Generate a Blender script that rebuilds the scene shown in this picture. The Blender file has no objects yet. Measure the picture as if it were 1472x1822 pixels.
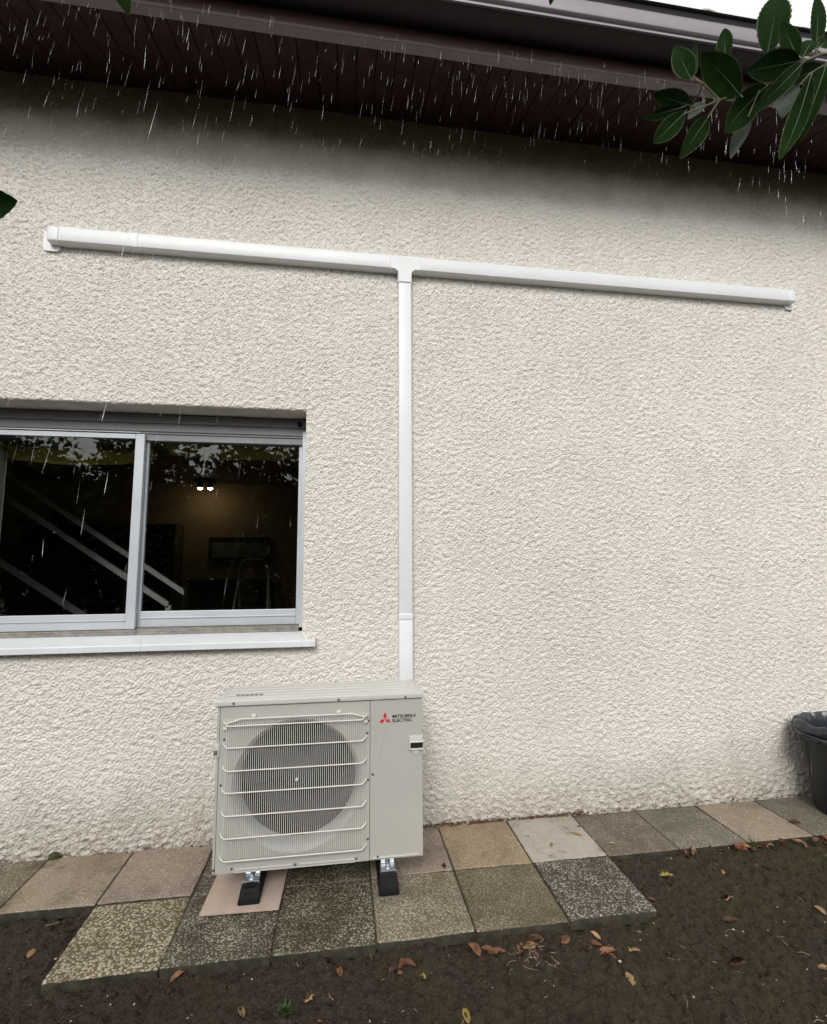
import bpy, bmesh, math, random
import numpy as np
from mathutils import Vector, Matrix
random.seed(7)
rng = np.random.default_rng(11)
sc = bpy.context.scene
C = sc.collection
R = math.radians

# ------------------------------------------------------------------ camera
cam_d = bpy.data.cameras.new('camera')
cam = bpy.data.objects.new('camera', cam_d); C.objects.link(cam)
yaw, pitch, roll = 0.1438, 0.1084, -0.0049
fw = Vector((math.sin(yaw)*math.cos(pitch), math.cos(yaw)*math.cos(pitch), math.sin(pitch)))
r0 = Vector((math.cos(yaw), -math.sin(yaw), 0)); u0 = r0.cross(fw)
rr = math.cos(roll)*r0 + math.sin(roll)*u0
uu = -math.sin(roll)*r0 + math.cos(roll)*u0
cam.matrix_world = Matrix(((rr.x, uu.x, -fw.x, -0.0775), (rr.y, uu.y, -fw.y, -2.887), (rr.z, uu.z, -fw.z, 1.4694), (0, 0, 0, 1)))
cam_d.sensor_fit = 'HORIZONTAL'; cam_d.sensor_width = 36.0; cam_d.lens = 36.0*863.157/1472
cam_d.clip_start = 0.02; cam_d.clip_end = 500
sc.camera = cam

# ------------------------------------------------------------------ sky, sun, exposure
SUN_EL, SUN_AZ = R(36), R(193)          # azimuth clockwise from +Y (north): behind the camera
w = bpy.data.worlds.new('World'); sc.world = w; w.use_nodes = True
nt = w.node_tree; nt.nodes.clear()
sky = nt.nodes.new('ShaderNodeTexSky'); sky.sky_type = 'NISHITA'; sky.sun_disc = False
sky.sun_elevation = SUN_EL; sky.sun_rotation = SUN_AZ
sky.air_density = 1.0; sky.dust_density = 6.0; sky.ozone_density = 1.0
hs = nt.nodes.new('ShaderNodeHueSaturation'); hs.inputs['Saturation'].default_value = 0.22   # rain cloud: nearly grey
bg = nt.nodes.new('ShaderNodeBackground'); bg.inputs['Strength'].default_value = 0.135
wo = nt.nodes.new('ShaderNodeOutputWorld')
cl = nt.nodes.new('ShaderNodeMix'); cl.data_type = 'RGBA'; cl.inputs[0].default_value = .72; cl.inputs[7].default_value = (8.3, 8.5, 8.7, 1)   # even cloud deck over the sky
nt.links.new(sky.outputs[0], hs.inputs['Color']); nt.links.new(hs.outputs[0], cl.inputs[6]); nt.links.new(cl.outputs[2], bg.inputs['Color']); nt.links.new(bg.outputs[0], wo.inputs['Surface'])
sd = bpy.data.lights.new('sun', 'SUN'); sd.energy = 1.5; sd.angle = R(22); sd.color = (1.0, 0.97, 0.92)
sun = bpy.data.objects.new('sun', sd); C.objects.link(sun)
sdir = Vector((math.sin(SUN_AZ)*math.cos(SUN_EL), math.cos(SUN_AZ)*math.cos(SUN_EL), math.sin(SUN_EL)))
sun.rotation_euler = sdir.to_track_quat('Z', 'Y').to_euler(); sun.location = sdir*20
vs = sc.view_settings
vs.view_transform = 'Standard'; vs.look = 'None'; vs.gamma = 1; vs.use_curve_mapping = False; vs.exposure = 0.2
sc.cycles.max_bounces = 8; sc.cycles.transparent_max_bounces = 12
sc.cycles.use_denoising = True

# ------------------------------------------------------------------ material helpers
class N:
    def __init__(s, name):
        s.m = bpy.data.materials.new(name); s.m.use_nodes = True
        s.t = s.m.node_tree; s.t.nodes.clear()
        s.out = s.t.nodes.new('ShaderNodeOutputMaterial')
        s.b = s.t.nodes.new('ShaderNodeBsdfPrincipled'); s.t.links.new(s.b.outputs[0], s.out.inputs[0])
    def n(s, typ, **kw):
        x = s.t.nodes.new(typ)
        for k, v in kw.items(): setattr(x, k, v)
        return x
    def l(s, a, b): s.t.links.new(a, b)
    def coord(s, rnd=True):
        tc = s.n('ShaderNodeTexCoord'); o = tc.outputs['Object']
        if not rnd: return o
        oi = s.n('ShaderNodeObjectInfo'); ml = s.n('ShaderNodeMath', operation='MULTIPLY'); ml.inputs[1].default_value = 37.0
        s.l(oi.outputs['Random'], ml.inputs[0])
        ad = s.n('ShaderNodeVectorMath', operation='ADD'); s.l(o, ad.inputs[0]); s.l(ml.outputs[0], ad.inputs[1])
        return ad.outputs[0]
    def noise(s, co, scale, detail=4, rough=.55, dist=0):
        x = s.n('ShaderNodeTexNoise'); x.inputs['Scale'].default_value = scale; x.inputs['Detail'].default_value = detail
        x.inputs['Roughness'].default_value = rough; x.inputs['Distortion'].default_value = dist
        s.l(co, x.inputs['Vector']); return x.outputs[0]
    def ramp(s, fac, stops):
        x = s.n('ShaderNodeValToRGB'); e = x.color_ramp.elements
        while len(e) < len(stops): e.new(.5)
        for i, (p, c) in enumerate(stops):
            e[i].position = p; e[i].color = (c, c, c, 1) if not hasattr(c, '__len__') else (*c, 1)
        s.l(fac, x.inputs[0]); return x.outputs[0]
    def mix(s, fac, a, b, typ='MIX'):
        x = s.n('ShaderNodeMix', data_type='RGBA', blend_type=typ)
        for sock, v in ((x.inputs[0], fac), (x.inputs[6], a), (x.inputs[7], b)):
            if isinstance(v, (int, float)): sock.default_value = v
            elif isinstance(v, tuple): sock.default_value = (*v, 1)
            else: s.l(v, sock)
        return x.outputs[2]
    def math(s, op, a, b=0.0):
        x = s.n('ShaderNodeMath', operation=op)
        for sock, v in ((x.inputs[0], a), (x.inputs[1], b)):
            if isinstance(v, (int, float)): sock.default_value = v
            else: s.l(v, sock)
        return x.outputs[0]
    def bump(s, h, strength=.5, dist=.01, prev=None):
        x = s.n('ShaderNodeBump'); x.inputs['Strength'].default_value = strength; x.inputs['Distance'].default_value = dist
        s.l(h, x.inputs['Height'])
        if prev is not None: s.l(prev, x.inputs['Normal'])
        s.l(x.outputs[0], s.b.inputs['Normal']); return x.outputs[0]
    def set(s, color=None, rough=None, metal=None, spec=None, **kw):
        def put(k, v):
            if isinstance(v, (int, float)): s.b.inputs[k].default_value = v
            elif isinstance(v, tuple): s.b.inputs[k].default_value = (*v, 1)
            else: s.l(v, s.b.inputs[k])
        if color is not None: put('Base Color', color)
        if rough is not None: put('Roughness', rough)
        if metal is not None: put('Metallic', metal)
        if spec is not None: put('Specular IOR Level', spec)
        return s

def simple(name, col, rough=.5, metal=0, var=.12, nscale=9, bump=0, bscale=200, spec=.5):
    s = N(name); co = s.coord()
    f = s.noise(co, nscale, 5, .6)
    c = s.mix(s.ramp(f, [(.3, 0), (.7, 1)]), tuple(max(0, x*(1-var)) for x in col), tuple(min(1, x*(1+var*.6)) for x in col))
    f2 = s.noise(co, nscale*7, 3)
    rg = s.math('ADD', s.math('MULTIPLY', f2, .18), max(0, rough-.09))
    s.set(c, rg, metal, spec)
    if bump: s.bump(s.noise(co, bscale, 3), bump, .002)
    return s.m

# stucco -------------------------------------------------------------
def stucco():
    s = N('cream_roughcast'); co = s.coord(False)
    base = s.mix(s.ramp(s.noise(co, 1.1, 5, .6), [(.3, 0), (.7, 1)]), (.69, .655, .60), (.745, .715, .66))
    base = s.mix(s.ramp(s.noise(co, 60, 4), [(.4, .0), (.8, .25)]), base, (.50, .46, .40))
    mp = s.n('ShaderNodeMapping'); mp.inputs['Scale'].default_value = (7, 7, .55); s.l(co, mp.inputs['Vector'])     # faint vertical rain runs
    base = s.mix(s.ramp(s.noise(mp.outputs[0], 1.6, 5, .65), [(.5, 0), (.8, .16)]), base, (.50, .46, .38))
    base = s.mix(s.ramp(s.noise(co, .55, 4, .6), [(.5, 0), (.75, .15)]), base, (.58, .53, .45))
    # algae tint plus painted-in shade under the eave and splash dirt along the foot of the wall
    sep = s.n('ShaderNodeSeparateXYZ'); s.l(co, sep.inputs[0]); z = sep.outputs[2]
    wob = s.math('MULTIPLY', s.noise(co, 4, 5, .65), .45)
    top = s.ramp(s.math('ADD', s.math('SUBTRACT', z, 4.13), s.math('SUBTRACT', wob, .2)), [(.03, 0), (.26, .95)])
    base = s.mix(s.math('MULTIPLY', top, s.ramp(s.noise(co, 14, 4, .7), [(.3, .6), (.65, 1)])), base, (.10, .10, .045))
    base = s.mix(s.ramp(s.math('ADD', s.math('SUBTRACT', z, 4.02), s.math('MULTIPLY', wob, .8)), [(.03, 0), (.34, .72)]), base, (.24, .195, .115))  # brown falloff of the eave shade, painted into the wall colour
    low = s.ramp(s.math('ADD', z, wob), [(.12, .9), (.62, 0)])
    base = s.mix(s.math('MULTIPLY', low, s.ramp(s.noise(co, 26, 5, .75), [(.32, .25), (.62, 1)])), base, (.25, .205, .155))
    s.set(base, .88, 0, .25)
    s.bump(s.noise(co, 130, 4, .65), .45, .004)
    return s.m

def aggregate(name, pa, pb, matrix, scale=95, moss=(.05, .05, .025), moss_amt=.3, cover=.5):
    s = N(name); co = s.coord()
    v = s.n('ShaderNodeTexVoronoi', feature='F1'); v.inputs['Scale'].default_value = scale; v.inputs['Randomness'].default_value = 1
    wv = s.n('ShaderNodeVectorMath', operation='ADD'); s.l(co, wv.inputs[0])
    nz = s.n('ShaderNodeTexNoise'); nz.inputs['Scale'].default_value = scale*1.3; s.l(co, nz.inputs['Vector'])
    sc_ = s.n('ShaderNodeVectorMath', operation='SCALE'); sc_.inputs[3].default_value = .35/scale; s.l(nz.outputs[1], sc_.inputs[0])
    s.l(sc_.outputs[0], wv.inputs[1]); s.l(wv.outputs[0], v.inputs['Vector'])
    sp = s.n('ShaderNodeSeparateColor'); s.l(v.outputs['Color'], sp.inputs[0])
    size = s.math('ADD', s.math('MULTIPLY', sp.outputs[1], .3), .22 + .25*cover)       # pebbles of unequal size
    d = s.math('SUBTRACT', size, v.outputs['Distance'])
    mask = s.ramp(d, [(.0, 0), (.12, 1)])
    peb = s.mix(sp.outputs[0], pa, pb)
    peb = s.mix(s.ramp(sp.outputs[2], [(.78, 0), (.86, .8)]), peb, (.62, .59, .52))
    mat = s.mix(s.noise(co, 35, 4), matrix, tuple(x*1.6 for x in matrix))
    c = s.mix(mask, mat, peb)
    lo = s.noise(co, 5.5, 6, .68)
    mm = s.ramp(lo, [(.60-.35*moss_amt, 0), (.80-.35*moss_amt, min(1., .35+moss_amt))])
    mm = s.math('MULTIPLY', mm, s.math('SUBTRACT', 1.0, s.math('MULTIPLY', mask, .45)))
    c = s.mix(s.ramp(s.noise(co, 9, 6, .7), [(.32, 0), (.68, .55)]), c, s.mix(.55, c, matrix))      # worn patches, pebbles bedded deeper
    c = s.mix(1.0, c, s.ramp(s.noise(co, 4.2, 7, .72, .6), [(.25, .7), (.5, .97), (.75, 1.0)]), 'MULTIPLY')
    ge = s.n('ShaderNodeNewGeometry'); wp = ge.outputs['Position']
    c = s.mix(1.0, c, s.ramp(s.noise(wp, 2.6, 7, .72, .8), [(.34, .62), (.52, .97), (.7, 1.0)]), 'MULTIPLY')     # damp stains running across the joints
    c = s.mix(mm, c, moss)
    c = s.mix(s.ramp(s.noise(wp, 7.5, 6, .75), [(.56, 0), (.68, .6)]), c, (.055, .046, .026))
    c = s.mix(s.ramp(s.noise(co, 24, 6, .75), [(.62, 0), (.72, .55)]), c, tuple(x*.7 for x in matrix))
    s.set(c, s.ramp(s.noise(co, 8, 4), [(.3, .45), (.7, .8)]), 0, .4)
    b = s.bump(s.ramp(d, [(0, 0), (.35, 1)]), .7, .004)
    s.bump(s.noise(co, 300, 3), .2, .002, b)
    return s.m

def soil_mat():
    s = N('wet_soil'); co = s.coord(False)
    c = s.mix(s.ramp(s.noise(co, 28, 7, .7), [(.3, 0), (.7, 1)]), (.018, .0115, .0085), (.094, .062, .044))
    c = s.mix(s.ramp(s.noise(co, 240, 3, .65), [(.54, 0), (.62, .75)]), c, (.15, .11, .08))
    c = s.mix(s.ramp(s.noise(co, 150, 4, .7), [(.50, 0), (.60, .8)]), c, (.006, .004, .003))
    sep = s.n('ShaderNodeSeparateXYZ'); s.l(co, sep.inputs[0])
    m = s.ramp(s.math('ADD', s.noise(co, 2.3, 6, .7), s.math('MULTIPLY', s.math('SUBTRACT', sep.outputs[0], .6), .05)), [(.44, 0), (.62, .85)])
    m = s.math('MULTIPLY', m, s.ramp(s.noise(co, 75, 6, .75), [(.40, .1), (.58, 1)]))
    c = s.mix(m, c, (.058, .052, .015))
    c = s.mix(s.ramp(s.noise(co, 1.7, 3), [(.52, 0), (.75, .5)]), c, (.055, .036, .018))
    s.set(c, s.ramp(s.noise(co, 12, 4), [(.35, .5), (.65, .9)]), 0, .3)
    b = s.bump(s.noise(co, 85, 7, .72), 1.0, .02)
    return s.m

def leaf_mat(name, a, b, rough=.45, trans=.0, vein=True, spec=.4):
    s = N(name); co = s.coord()
    c = s.mix(s.ramp(s.noise(co, 22, 5, .65), [(.3, 0), (.7, 1)]), a, b)
    c = s.mix(s.ramp(s.noise(co, 130, 3), [(.6, 0), (.78, .4)]), c, tuple(x*.4 for x in a))
    s.set(c, rough, 0, spec)
    s.bump(s.noise(co, 160, 3), .3, .003)
    if trans: s.b.inputs['Transmission Weight'].default_value = 0
    return s.m

def glass_mat():
    s = N('window_glass'); s.t.nodes.remove(s.b)
    ge = s.n('ShaderNodeNewGeometry'); dt = s.n('ShaderNodeVectorMath', operation='DOT_PRODUCT')
    s.l(ge.outputs['Normal'], dt.inputs[0]); s.l(ge.outputs['Incoming'], dt.inputs[1])
    k = s.math('SUBTRACT', 1.0, s.math('ABSOLUTE', dt.outputs['Value']))
    fr = s.math('ADD', s.math('MULTIPLY', s.math('POWER', k, 5.0), .95), .042)
    tr = s.n('ShaderNodeBsdfTransparent'); tr.inputs[0].default_value = (.86, .88, .86, 1)
    gl = s.n('ShaderNodeBsdfGlossy'); gl.inputs['Roughness'].default_value = .0; gl.inputs[0].default_value = (1, 1, 1, 1)
    mx = s.n('ShaderNodeMixShader'); s.l(fr, mx.inputs[0]); s.l(tr.outputs[0], mx.inputs[1]); s.l(gl.outputs[0], mx.inputs[2])
    s.l(mx.outputs[0], s.out.inputs[0]); return s.m

M = {}
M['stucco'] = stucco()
M['reveal'] = simple('painted_plaster', (.66, .61, .54), .85, 0, .15, 6, .4, 120)
M['white_pvc'] = simple('white_plastic_trunking', (.73, .74, .75), .42, 0, .05, 3)
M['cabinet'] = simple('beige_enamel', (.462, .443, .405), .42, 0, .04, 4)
M['lid'] = simple('beige_enamel_lit', (.56, .545, .51), .40, 0, .05, 4)  # cabinet enamel made paler, light from above put into its colour
M['wire'] = simple('cream_coated_wire', (.66, .65, .60), .4, 0, .05, 12)
M['dark'] = simple('dark_cavity', (.006, .006, .007), .7, 0, .3)
M['fan'] = simple('charcoal_plastic', (.022, .022, .024), .55, 0, .2)
M['bell'] = simple('pale_grey_plastic', (.50, .50, .49), .35, 0, .05)
M['seam'] = simple('shadow_gap', (.12, .115, .105), .7)
M['screw'] = simple('dull_steel', (.22, .21, .20), .4, .8)
M['zinc'] = simple('galvanised_steel', (.62, .66, .70), .32, .85, .18, 30)
M['rubber'] = simple('black_rubber', (.008, .008, .009), .7, 0, .3, 20, .3, 150, .2)
M['red'] = simple('red_print', (.55, .02, .03), .45, 0, .05)
M['ink'] = simple('black_print', (.03, .03, .035), .5, 0, .05)
M['ink_grey'] = simple('grey_print', (.2, .2, .2), .5, 0, .1)
M['alu'] = simple('silver_anodised_aluminium', (.52, .55, .585), .40, .2, .08, 5)
M['alu_dark'] = simple('grey_roller_shutter', (.20, .205, .21), .45, .3, .08, 5)
M['track'] = simple('grimy_track', (.26, .24, .21), .6, .2, .35, 25)
M['sill'] = simple('white_painted_sill', (.66, .68, .70), .35, 0, .06, 5)
M['glass'] = glass_mat()
M['soffit'] = simple('dark_stained_wood', (.030, .0125, .0105), .65, 0, .5, 12, .4, 60, .15)
M['fascia'] = simple('red_brown_paint', (.15, .088, .082), .45, 0, .18, 8, .2, 60)
M['fascia_edge'] = simple('grey_brown_paint', (.13, .10, .10), .5, 0, .18, 8)
M['gutter'] = simple('mauve_sheen_lacquer', (.27, .245, .26), .36, .6, .12, 3)
M['gutter_shade'] = simple('shaded_lacquer', (.012, .009, .009), .5, 0, .2, 4, spec=.2)
M['roof'] = simple('lichen_grey_tile', (.42, .37, .30), .8, 0, .3, 12, .5, 60)
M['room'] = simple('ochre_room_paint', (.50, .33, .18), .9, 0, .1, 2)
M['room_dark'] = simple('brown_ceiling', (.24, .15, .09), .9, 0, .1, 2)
M['floor_wood'] = simple('brown_floor', (.16, .10, .06), .5, 0, .3, 6)
M['black_wood'] = simple('black_furniture', (.014, .013, .012), .6, 0, .2)
M['rail'] = simple('brushed_rail', (.42, .42, .42), .4, .3, .1)
M['ladder'] = simple('bright_tube', (.80, .76, .70), .35, 0, .1)
M['cloth'] = simple('olive_yellow_cloth', (.50, .42, .09), .9, 0, .3, 18, .3, 300)
M['curtain'] = simple('grey_net_curtain', (.55, .55, .56), .9, 0, .15, 30)
M['white_box'] = simple('white_card', (.72, .72, .72), .7)
M['picture'] = simple('dim_picture', (.30, .31, .26), .6, 0, .6, 9)
M['flower'] = simple('red_petal', (.35, .02, .04), .6)
M['bin'] = simple('black_bin_plastic', (.010, .011, .013), .5, 0, .25, 9)
M['bin_rim'] = simple('worn_grey_rim', (.05, .055, .06), .4, 0, .3, 14)
M['bag'] = simple('grey_black_film', (.026, .030, .036), .30, 0, .4, 25)
M['bag_in'] = simple('dark_film', (.018, .021, .03), .35, 0, .3, 25)
M['soil'] = soil_mat()
M['slab_side'] = simple('mossy_concrete_edge', (.040, .034, .021), .9, 0, .6, 22, .8, 90)
M['joint'] = simple('dirty_joint_sand', (.07, .055, .035), .95, 0, .5, 30, .5, 200)
M['pink_tile'] = simple('pink_stoneware', (.47, .37, .305), .6, 0, .12, 14, .2, 200)
M['bark'] = simple('olive_bark', (.11, .10, .05), .7, 0, .3, 60, .5, 150)
M['trunk'] = simple('grey_bark', (.09, .07, .05), .9, 0, .3, 20, .8, 30)
M['leaf'] = leaf_mat('glossy_evergreen_leaf', (.008, .028, .004), (.020, .052, .007), .65, spec=.05)
M['leaf_edge'] = simple('pale_leaf_margin', (.050, .075, .02), .6, 0, .2, 40)
M['leaf_rib'] = simple('leaf_midrib', (.030, .055, .014), .6, 0, .2, 40)
M['leaf_pale'] = leaf_mat('pale_leaf_underside', (.06, .085, .06), (.10, .13, .10), .55)
M['foliage'] = leaf_mat('garden_foliage', (.020, .032, .010), (.055, .075, .02), .7, spec=.15)
M['dead_brown'] = leaf_mat('dead_leaf_brown', (.22, .095, .045), (.42, .22, .12), .6)
M['dead_dark'] = leaf_mat('dead_leaf_dark', (.085, .045, .025), (.16, .08, .045), .6)
M['dead_tan'] = leaf_mat('dead_leaf_tan', (.38, .24, .13), (.56, .38, .22), .6)
M['dead_yellow'] = leaf_mat('dead_leaf_yellow', (.48, .34, .08), (.58, .46, .16), .55)
M['grass'] = leaf_mat('grass_blade', (.05, .10, .015), (.10, .17, .03), .5)
M['weed'] = leaf_mat('dull_weed', (.025, .045, .010), (.05, .085, .02), .6)
M['moss'] = leaf_mat('dull_moss', (.030, .032, .010), (.062, .06, .018), .85)
M['straw'] = simple('dry_straw', (.30, .22, .13), .8, 0, .4, 30)
M['stone'] = simple('small_stones', (.16, .13, .10), .7, 0, .6, 3)
M['debris'] = simple('brown_leaf_crumbs', (.13, .06, .035), .8, 0, .5, 30)
def water():
    s = N('rain_water'); s.set((.75, .77, .8), .05, 0, .4); s.b.inputs['Transmission Weight'].default_value = .88; s.b.inputs['IOR'].default_value = 1.33
    return s.m
M['water'] = water()
def lampglow():
    s = N('lit_bulb'); s.set((.8, .7, .5), .4); s.b.inputs['Emission Color'].default_value = (1, .86, .62, 1); s.b.inputs['Emission Strength'].default_value = 17
    return s.m
M['bulb'] = lampglow()

# ------------------------------------------------------------------ geometry helpers
def tag(o, label=None, cat=None, group=None, kind=None):
    for k, v in (('label', label), ('category', cat), ('group', group), ('kind', kind)):
        if v: o[k] = v
    return o
def thing(name, label, cat, loc=(0, 0, 0), group=None, kind=None):
    o = bpy.data.objects.new(name, None); C.objects.link(o); o.location = loc; o.empty_display_size = .1
    return tag(o, label, cat, group, kind)
def wloc(o):
    v = Vector(o.location)
    while o.parent: o = o.parent; v = v + Vector(o.location)
    return v
def link(name, me, parent=None, at=(0, 0, 0)):
    """object whose mesh is local to the world point `at`"""
    o = bpy.data.objects.new(name, me); C.objects.link(o)
    if parent is not None:
        o.parent = parent; o.location = Vector(at) - wloc(parent)
    else: o.location = at
    return o
def obj(name, bm, mats, parent=None, at=(0, 0, 0), smooth=False):
    me = bpy.data.meshes.new(name)
    if isinstance(at, str):
        cs = [v.co for v in bm.verts]
        c = Vector([(min(p[i] for p in cs)+max(p[i] for p in cs))/2 for i in range(3)])
        if at == 'base': c.z = min(p.z for p in cs)
        bmesh.ops.translate(bm, verts=bm.verts, vec=-c); at = c
    bmesh.ops.recalc_face_normals(bm, faces=bm.faces)
    if smooth:
        for f in bm.faces: f.smooth = True
        for e in bm.edges:
            if len(e.link_faces) == 2 and e.calc_face_angle(0) > R(38): e.smooth = False
    bm.to_mesh(me); bm.free()
    for m in (mats if isinstance(mats, (list, tuple)) else [mats]): me.materials.append(m)
    return link(name, me, parent, at)
def box(bm, a, b, bev=0, mi=0, seg=2):
    (x0, y0, z0), (x1, y1, z1) = a, b
    vs = [bm.verts.new(p) for p in ((x0, y0, z0), (x1, y0, z0), (x1, y1, z0), (x0, y1, z0), (x0, y0, z1), (x1, y0, z1), (x1, y1, z1), (x0, y1, z1))]
    fs = [bm.faces.new([vs[i] for i in q]) for q in ((3, 2, 1, 0), (4, 5, 6, 7), (0, 1, 5, 4), (1, 2, 6, 5), (2, 3, 7, 6), (3, 0, 4, 7))]
    for f in fs: f.material_index = mi
    if bev:
        es = list({e for f in fs for e in f.edges})
        r = bmesh.ops.bevel(bm, geom=es, offset=bev, segments=seg, profile=.5, affect='EDGES')
        for f in r['faces']: f.material_index = mi
    return vs
def B(a, b, bev=0, seg=2):
    bm = bmesh.new(); box(bm, a, b, bev, 0, seg); return bm
def tube(bm, pts, r, n=8, cap=True):
    pts = [Vector(p) for p in pts]; rings = []
    rs = r if hasattr(r, '__len__') else [r]*len(pts)
    up = None
    for i, p in enumerate(pts):
        t = (pts[min(i+1, len(pts)-1)] - pts[max(i-1, 0)]).normalized()
        if up is None: up = Vector((0, 0, 1)) if abs(t.z) < .9 else Vector((1, 0, 0))
        a = t.cross(up).normalized(); up = a.cross(t).normalized()
        rings.append([bm.verts.new(p + (a*math.cos(k*2*math.pi/n) + up*math.sin(k*2*math.pi/n))*rs[i]) for k in range(n)])
    for A, B_ in zip(rings, rings[1:]):
        for k in range(n): bm.faces.new((A[k], A[(k+1) % n], B_[(k+1) % n], B_[k]))
    if cap:
        bm.faces.new(rings[0][::-1]); bm.faces.new(rings[-1])
def lathe(bm, prof, n=48, center=(0, 0, 0), axis='z', close=False):
    rings = []
    for r, h in prof:
        ring = []
        for k in range(n):
            a = 2*math.pi*k/n; c, s_ = math.cos(a)*r, math.sin(a)*r
            p = (c, s_, h) if axis == 'z' else (c, h, s_)
            ring.append(bm.verts.new(Vector(center)+Vector(p)))
        rings.append(ring)
    for A, B_ in zip(rings, rings[1:]):
        for k in range(n): bm.faces.new((A[k], A[(k+1) % n], B_[(k+1) % n], B_[k]))
    if close: bm.faces.new(rings[0][::-1]); bm.faces.new(rings[-1])
def extrude_x(bm, prof, x0, x1, cap=True):
    A = [bm.verts.new((x0, y, z)) for y, z in prof]; B_ = [bm.verts.new((x1, y, z)) for y, z in prof]
    n = len(prof)
    for i in range(n): bm.faces.new((A[i], A[(i+1) % n], B_[(i+1) % n], B_[i]))
    if cap: bm.faces.new(A[::-1]); bm.faces.new(B_)
def grid_mesh(name, X, Y, Z, mask=None):
    """quad grid from 2D arrays; faces where mask (rows-1, cols-1) is True"""
    r, c = X.shape
    co = np.stack([X, Y, Z], -1).reshape(-1, 3).astype(np.float32)
    i = np.arange(r*c).reshape(r, c)
    q = np.stack([i[:-1, :-1], i[:-1, 1:], i[1:, 1:], i[1:, :-1]], -1)
    q = q[mask] if mask is not None else q.reshape(-1, 4)
    q = q.reshape(-1, 4)
    used = np.zeros(r*c, bool); used[q.ravel()] = True
    new = np.cumsum(used)-1; co = co[used]; q = new[q].astype(np.int32)
    me = bpy.data.meshes.new(name)
    me.vertices.add(len(co)); me.vertices.foreach_set('co', co.ravel())
    me.loops.add(q.size); me.loops.foreach_set('vertex_index', q.ravel())
    me.polygons.add(len(q)); me.polygons.foreach_set('loop_start', np.arange(0, q.size, 4, dtype=np.int32))
    me.polygons.foreach_set('use_smooth', np.ones(len(q), bool))
    me.update(calc_edges=True); return me
def tri_soup(name, co, faces):
    me = bpy.data.meshes.new(name); me.from_pydata([tuple(p) for p in co], [], faces); me.update(); return me

def band_noise(ny, nx, dy, dx, wy, wx, lo=.55, hi=1.6):
    """random relief whose bumps measure about wy by wx metres"""
    f = np.fft.rfft2(rng.standard_normal((ny, nx)))
    ky = np.fft.fftfreq(ny, dy)[:, None]*wy; kx = np.fft.rfftfreq(nx, dx)[None]*wx
    k = np.sqrt(kx*kx+ky*ky)+1e-6
    g = np.exp(-(np.log(k/1.0)/np.log(1.65))**2)
    h = np.fft.irfft2(f*g, (ny, nx)); return h/h.std()

# ================================================================== HOUSE
house = thing('house', 'single storey house side with cream roughcast wall, sliding window and dark brown eave', 'house', (0.4, .1, -.1))
OX0, OX1, OZ0, OZ1 = -2.24, -0.305, 1.046, 2.39      # window opening
def axis_samples(segs):
    out = []
    for a, b, st in segs:
        n = max(1, int(round((b-a)/st))); out += list(np.linspace(a, b, n, endpoint=False))
    out.append(segs[-1][1]); return np.array(out)
st = .0050
xs = axis_samples([(-6, -2.3, .25), (-2.3, OX0, st), (OX0, OX1, st), (OX1, 3.75, st), (3.75, 7, .25)])
zs = axis_samples([(-.12, OZ0, st), (OZ0, OZ1, st), (OZ1, 4.40, st)])
X, Z = np.meshgrid(xs, zs)
n1 = band_noise(len(zs), len(xs), st, st, .0140, .0195)
n2 = band_noise(len(zs), len(xs), st, st, .042, .055)
n3 = band_noise(len(zs), len(xs), st, st, .5, .8)
n4 = band_noise(len(zs), len(xs), st, st, .011, .013)
h = 1/(1+np.exp(-2.6*(n1+.35*n2+.25)))                      # flattened crests, narrow crevices
h = h*(1+.03*n3) + .05*n2 + .075*n4
foot = np.clip(1-Z/.20, 0, 1)                           # coarser, broken render near the ground
n5 = band_noise(len(zs), len(xs), st, st, .16, .22)
relief = (.0098+.0004*np.clip(n5, -2, 2))*h + .0022*foot*(n2+n4)
Yw = -relief
ed = np.minimum(np.minimum(np.abs(X-OX0), np.abs(X-OX1)), 9)
edge = ((np.abs(X-OX0) < 1e-4) | (np.abs(X-OX1) < 1e-4)) & (Z > OZ0-1e-4) & (Z < OZ1+1e-4)
edge |= ((np.abs(Z-OZ0) < 1e-4) | (np.abs(Z-OZ1) < 1e-4)) & (X > OX0-1e-4) & (X < OX1+1e-4)
Yw[edge] = .002
Xj, Zj = X.copy(), Z.copy()
cx_, cz_ = (X[:-1, :-1]+X[1:, 1:])/2, (Z[:-1, :-1]+Z[1:, 1:])/2
mask = ~((cx_ > OX0) & (cx_ < OX1) & (cz_ > OZ0) & (cz_ < OZ1))
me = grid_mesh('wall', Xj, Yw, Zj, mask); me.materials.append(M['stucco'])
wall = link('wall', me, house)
# reveals of the opening (0.22 m deep) and the solid behind the render
bm = bmesh.new()
box(bm, (OX0-.03, .0025, OZ1), (OX1+.03, .30, OZ1+.03))
obj('lintel_soffit', bm, M['reveal'], house)
bm = bmesh.new()
box(bm, (OX1, .0025, OZ0-.03), (OX1+.03, .30, OZ1-.001)); obj('reveal', bm, M['reveal'], house)
bm = bmesh.new(); box(bm, (OX0-.03, .0025, OZ0-.03), (OX0, .30, OZ1-.001))
obj('reveal', bm, M['reveal'], house)
bm = bmesh.new()
box(bm, (OX0+.001, .0025, OZ0-.04), (OX1-.001, .30, OZ0-.003)); obj('sill_bed', bm, M['reveal'], house)

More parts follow.
